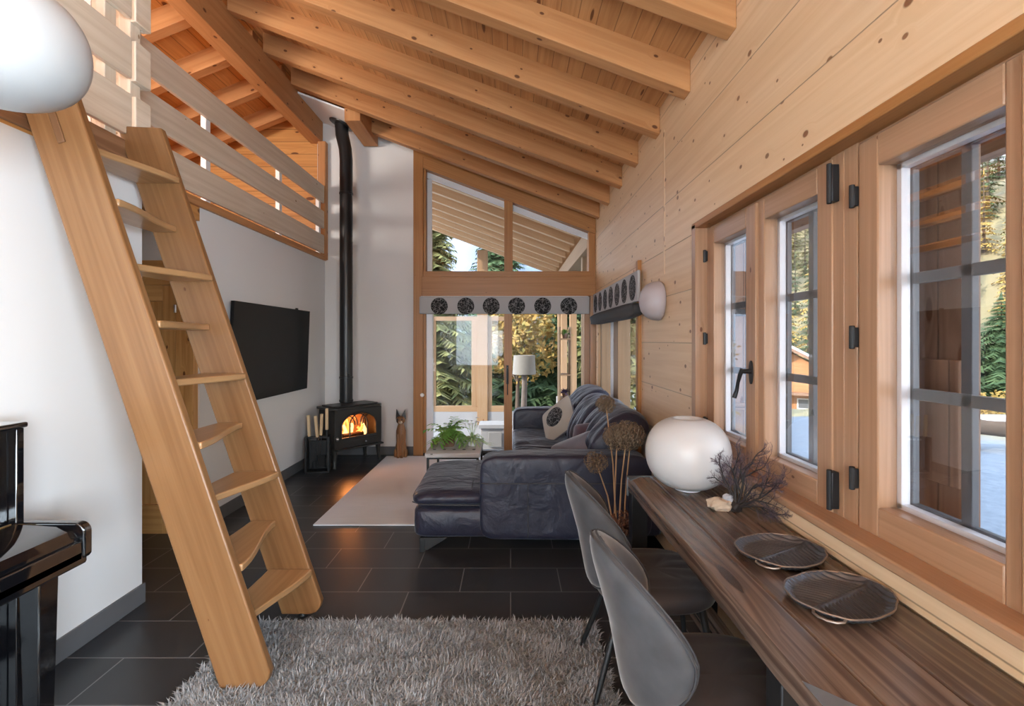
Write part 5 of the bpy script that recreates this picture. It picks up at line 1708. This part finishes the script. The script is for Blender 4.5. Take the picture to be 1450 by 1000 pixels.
# ------------------------------------------------ roman blinds
b1 = thing('roman_blind', 'folded grey roman blind with six black medallions above the glass door', 'blind', (-0.08, 6.22, 1.81))
MB().box(-1.155, 0.998, 6.205, 6.245, 1.815, 2.035).build('valance', blind_grey, b1, bevel=0.012, seg=3)
MB().box(-1.14, 0.985, 6.246, 6.268, 1.99, 2.044).build('head_rail', white_paint, b1)
for px in (622, 659.5, 695.5, 731.5, 768.5, 805.5):
    x = (px - 723) * 6.2 / 695
    m = MB(); m.lathe([(0.107, -0.003), (0.107, 0.0), (0.05, 0.0)], (x, 6.2045, 1.913), 36, 'Y'); m.build('round_print', leaf_print, b1)
b2 = thing('roman_blind', 'raised grey and black roman blind over the sofa window', 'blind', (1.04, 5.1, 1.68))
MB().box(1.035, 1.06, 4.0, 6.16, 1.80, 2.055).build('valance', blind_grey, b2, bevel=0.01, seg=3)
MB().box(1.06, 1.085, 4.18, 6.12, 2.0, 2.05).build('head_rail', white_paint, b2)
def froll(q, p): return p + Vector((-0.012 * math.sin(p.z * 75), 0, 0))
m = MB(); m.sell((1.04, 5.08, 1.735), (0.045, 1.09, 0.07), 0.45, 0.12, 40, 18, froll); m.build('folded_cloth', blind_dark, b2, sharp=60)
for i in range(7):
    m = MB(); m.lathe([(0.108, -0.003), (0.108, 0.0), (0.05, 0.0)], (1.0345, 4.17 + 0.3 * i, 1.925), 36, 'X'); m.build('round_print', leaf_print, b2)

# ------------------------------------------------ veranda furniture
vl_ = thing('floor_lamp', 'floor lamp with a pale drum shade on a tree trunk stem in the veranda', 'lamp', (0.25, 9.0, -0.55))
MB().lathe([(0.20, 1.41), (0.215, 1.41), (0.195, 1.755), (0.18, 1.755)], (0, 0, 0), 40).build('lamp_shade', shade_linen, vl_, local=True)
m = MB(); m.tube([(0, 0, 0), (0.012, 0, 0.4), (-0.008, 0, 0.8), (0.006, 0, 1.2), (0, 0, 1.42)], [0.075, 0.06, 0.052, 0.05, 0.045], 12); m.build('stem', trunk_grey, vl_, local=True)
MB().lathe([(0.15, 0), (0.15, 0.03), (0.06, 0.04)], (0, 0, 0), 28).build('base', black_iron, vl_, local=True)
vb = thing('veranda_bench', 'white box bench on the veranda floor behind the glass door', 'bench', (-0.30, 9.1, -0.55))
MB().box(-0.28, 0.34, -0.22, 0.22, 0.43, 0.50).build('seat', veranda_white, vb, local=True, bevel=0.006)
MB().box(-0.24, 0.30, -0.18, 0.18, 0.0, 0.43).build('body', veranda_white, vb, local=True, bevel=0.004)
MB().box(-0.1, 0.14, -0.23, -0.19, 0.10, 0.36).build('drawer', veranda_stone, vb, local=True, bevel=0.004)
vs_ = thing('plant_shelf', 'tall pale open shelf with flower pots in the veranda corner', 'shelf', (0.90, 8.2, -0.55))
for x in (-0.09, 0.09):
    MB().box(x - 0.012, x + 0.012, -0.16, 0.16, 0, 2.25).build('side_panel', pale_post, vs_, local=True, grain=(0, 0, 1), bevel=0.003)
for z in (0.25, 0.72, 1.07, 1.46, 2.05):
    MB().box(-0.08, 0.08, -0.16, 0.16, z - 0.012, z + 0.012).build('shelf_board', pale_post, vs_, local=True, grain=(0, 1, 0), bevel=0.003)
random.seed(31)
for z, mt, lab in ((2.062, leaf_green, 'small green pot plant on the top board of the veranda shelf'), (1.082, plain('heather', (0.10, 0.06, 0.12), 0.8), 'dark purple pot plant on the middle board of the veranda shelf')):
    t = thing('pot_plant', lab, 'potted plant', (0.90, 8.12, -0.55 + z))
    MB().lathe([(0.035, 0), (0.05, 0.08), (0.045, 0.08), (0.01, 0.07)], (0, 0, 0), 18).build('pot', terracotta, t, local=True)
    m = MB()
    for k in range(60):
        a = random.uniform(0, 6.28); e = random.uniform(.1, 1.4)
        leaf_blade(m, (0, 0, 0.07), (math.cos(a) * math.cos(e), math.sin(a) * math.cos(e), math.sin(e)), random.uniform(.08, .16), 0.014, 0.35)
    m.build('foliage', mt, t, local=True)

# ------------------------------------------------ trees, chalet and lawn things outside
def conifer_mesh(h, r, seed, levels=18, per=11, twigs=5):
    """whorls of drooping boughs, each a spine set with side sprays"""
    rd = random.Random(seed)
    V, F = [], []
    for k in range(levels):
        t = k / (levels - 1)
        z = h * (0.06 + 0.92 * t)
        rr = r * (1 - t) ** 0.85 + 0.02 * r
        for j in range(per):
            a = 2 * math.pi * j / per + k * 1.1 + rd.uniform(-.25, .25)
            L = rr * rd.uniform(0.6, 1.15)
            dz = -L * rd.uniform(0.12, 0.45)
            ca_, sa_ = math.cos(a), math.sin(a)
            def pt(s, side, up): return (ca_ * L * s - sa_ * side, sa_ * L * s + ca_ * side, z + dz * s ** 1.6 + up)
            sw = 0.02 * L + 0.01
            i = len(V)
            V += [pt(0.05, sw, 0), pt(0.05, -sw, 0), pt(1.05, 0, 0.03 * L)]
            F.append((i, i + 1, i + 2))
            for q in range(twigs):
                s = 0.22 + 0.72 * q / max(1, twigs - 1)
                tl = L * (0.42 - 0.30 * s) * rd.uniform(.7, 1.2) + 0.03
                for sg in (-1, 1):
                    i = len(V)
                    V += [pt(s - 0.42 / twigs, 0, 0.01), pt(s + 0.42 / twigs, 0, 0.01), pt(s + 0.6 * tl / max(L, .01), sg * tl, -tl * rd.uniform(.05, .5))]
                    F.append((i, i + 1, i + 2))
    i = len(V); V += [(0.05 * r, 0, h * .93), (-0.03 * r, .05 * r, h * .93), (-.03 * r, -.05 * r, h * .93), (0, 0, h * 1.02)]
    F += [(i, i + 1, i + 3), (i + 1, i + 2, i + 3), (i + 2, i, i + 3)]
    return V, F

def leafy_mesh(h, r, seed, n=2600, ls=0.12, base=0.3):
    rd = random.Random(seed)
    V, F = [], []
    blobs = [(Vector((rd.gauss(0, .42) * r, rd.gauss(0, .42) * r, h * rd.uniform(base + .1, .9))), r * rd.uniform(.3, .55)) for _ in range(16)]
    for _ in range(n):
        c, b = rd.choice(blobs)
        d = Vector((rd.gauss(0, 1), rd.gauss(0, 1), rd.gauss(0, 1))).normalized() * b * rd.uniform(.55, 1.0) ** .6
        p = c + d
        u = Vector((rd.gauss(0, 1), rd.gauss(0, 1), rd.gauss(0, .6))).normalized(); w = u.cross(Vector((rd.gauss(0, 1), rd.gauss(0, 1), rd.gauss(0, 1)))).normalized()
        s = ls * rd.uniform(.6, 1.4); i = len(V)
        V += [p - u * s, p + w * s * .5, p + u * s, p - w * s * .5]; F.append((i, i + 1, i + 2, i + 3))
    return V, F

def tree(kind, label, x, y, h, r, mat, seed, group=None, leafy=False, **kw):
    z = terrain(x, y) - 0.15
    t = thing(kind, label, 'tree', (x, y, z), 0, group)
    V, F = leafy_mesh(h, r, seed, **kw) if leafy else conifer_mesh(h, r, seed, **kw)
    raw_mesh('foliage', V, F, mat, t)
    m = MB(); m.tube([(0, 0, 0), (0.02 * r, 0, h * .4), (0, 0, h * .92)], [0.035 * h * .6, 0.02 * h * .6, 0.004 * h], 8)
    if leafy:
        rd = random.Random(seed)
        for k in range(7):
            a = rd.uniform(0, 6.28); q = h * rd.uniform(.3, .6)
            m.tube([(0, 0, q), (r * .35 * math.cos(a), r * .35 * math.sin(a), q + h * .15), (r * .65 * math.cos(a), r * .65 * math.sin(a), q + h * .25)], [0.03, 0.02, 0.008], 6)
    m.build('trunk', bark, t, local=True)
    return t
# behind the veranda
tree('spruce_tree', 'dense dark spruce behind the right half of the glass door', 2.2, 17.6, 8.5, 2.3, spruce_mat, 1, levels=60, per=28, twigs=10)
tree('spruce_tree', 'dark spruce seen between the veranda end posts', -0.5, 21.0, 11, 2.4, spruce_mat, 2, levels=60, per=28, twigs=10)
tree('spruce_tree', 'spruce outside the left half of the glass door under the clerestory', -2.7, 16.2, 9.5, 2.1, mix_mat, 3, levels=60, per=30, twigs=11)
tree('autumn_tree', 'orange leaved autumn tree behind the veranda floor lamp', 0.2, 15.2, 3.9, 1.25, autumn_mat, 4, leafy=True, n=3200, ls=0.10, base=0.25)
tree('autumn_tree', 'thin olive autumn tree at the left of the veranda end', -4.9, 19.8, 4.8, 1.5, autumn_mat, 5, leafy=True, n=2200, ls=0.09)
tree('olive_tree', 'yellow green tree behind the veranda corner post', 3.1, 13.8, 5.4, 1.7, mix_mat, 6, leafy=True, n=4200, ls=0.13, base=0.1)
tree('olive_tree', 'olive green tree outside the sofa window', 3.4, 11.5, 4.8, 1.5, mix_mat, 7, leafy=True, n=3000, ls=0.10, base=0.1)
# meadow pines and bushes seen through the near window
tree('young_pine', 'young pine standing alone on the dry meadow outside the near window', 18.1, 18.1, 4.0, 1.6, spruce_mat, 8, levels=30, per=18, twigs=7)
tree('meadow_bush', 'russet bush beside the young pine on the meadow', 14.0, 14.3, 1.1, 0.8, autumn_mat, 9, leafy=True, n=900, ls=0.06, base=0.05)
tree('meadow_bush', 'low russet bush behind the snowy log', 9.2, 9.4, 0.7, 0.7, autumn_mat, 10, leafy=True, n=900, ls=0.045, base=0.05)
# slope forest: three kinds, copied
protos = [('forest_spruce', 'dark spruce', spruce_mat), ('forest_larch', 'golden larch', larch_mat), ('forest_spruce', 'olive spruce', mix_mat)]
rd = random.Random(99)
spots = []
def scatter(n, r0, r1, y0, y1, ok=lambda x, y: True):
    k = tries = 0
    while k < n and tries < 6000:
        tries += 1
        y = math.sqrt(rd.uniform(y0 * y0, y1 * y1)); x = rd.uniform(r0, r1) * y
        if not ok(x, y) or any((x - a) ** 2 + (y - b) ** 2 < 8.5 for a, b in spots): continue
        spots.append((x, y)); k += 1
scatter(110, 0.47, 0.68, 34, 88)
scatter(45, 0.90, 1.09, 44, 62)
scatter(75, 0.90, 1.09, 62, 92)
scatter(30, 0.14, 0.46, 36, 70)
base_t = [None, None, None]
lab = ['dark green spruce in the forest on the far slope', 'golden yellow larch in the forest on the far slope', 'olive green spruce in the forest on the far slope']
grp = ['dark spruces of the slope forest', 'golden larches of the slope forest', 'olive spruces of the slope forest']
for i, (x, y) in enumerate(spots):
    k = rd.choice([0, 0, 1, 2, 2])
    s = rd.uniform(0.65, 1.15)
    if base_t[k] is None:
        t = tree(protos[k][0], lab[k], x, y, 9.5, 1.6, protos[k][2], 50 + k, grp[k], levels=16, per=10, twigs=4)
        base_t[k] = t
    else:
        t = copy_tree(base_t[k]); t.location = (x, y, terrain(x, y) - 0.2)
    t.scale = (s, s, s * rd.uniform(.9, 1.15)); t.rotation_euler = (0, 0, rd.uniform(0, 6.28))

cz_ = terrain(15.2, 26.5)
hl = thing('mountain_chalet', 'brown timber chalet with a snowy roof seen through the far casement', 'chalet', (15.2, 26.5, cz_ - 0.3), R(-30))
MB().box(-1.6, 1.6, -1.4, 1.4, 0.0, 2.3).build('wall', batten_wood, hl, local=True, grain=(1, 0, 0))
m = MB(); m.prism([(-2.1, -1.9, 2.15), (0, -1.9, 3.35), (2.1, -1.9, 2.15), (2.1, -1.9, 2.3), (0, -1.9, 3.5), (-2.1, -1.9, 2.3)], (0, 3.8, 0)); rf = m.build('roof', shutter_wood, hl, local=True)
m = MB(); m.prism([(-2.1, -1.85, 2.31), (0, -1.85, 3.51), (2.1, -1.85, 2.31), (2.1, -1.85, 2.38), (0, -1.85, 3.6), (-2.1, -1.85, 2.38)], (0, 3.7, 0)); m.build('roof_snow', snow, rf, local=True)
m = MB(); m.prism([(-1.6, -1.39, 2.3), (0, -1.39, 3.25), (1.6, -1.39, 2.3)], (0, 2.7, 0)); m.build('gable', batten_wood, hl, local=True, grain=(1, 0, 0))
MB().box(-1.6, 1.6, -2.1, -1.4, 1.15, 1.25).build('balcony', shutter_wood, hl, local=True)
for x in (-0.8, 0.5):
    w_ = MB().box(x - 0.28, x + 0.28, -1.44, -1.39, 0.4, 0.95).build('window', white_paint, hl, local=True)
    MB().box(x - 0.22, x + 0.22, -1.455, -1.44, 0.46, 0.89).build('pane', window_grey, w_, local=True)
lg = thing('snowy_log', 'snow dusted log lying on stumps at the edge of the frosted lawn', 'log', (7.4, 7.4, terrain(7.4, 7.4) - 0.02), R(-20))
m = MB(); m.tube([(-0.55, 0, 0.42), (0, 0, 0.40), (0.7, 0, 0.44)], [0.13, 0.16, 0.15], 14); m.build('trunk', bark, lg, local=True)
m = MB(); m.sell((0.12, 0, 0.50), (0.5, 0.13, 0.07), 0.8, 0.6, 24, 12); m.build('snow_cap', snow, lg, local=True)
for x in (-0.35, 0.45): MB().tube([(x, 0, 0.0), (x, 0, 0.35)], [0.10, 0.085], 10).build('stump', bark, lg, local=True)
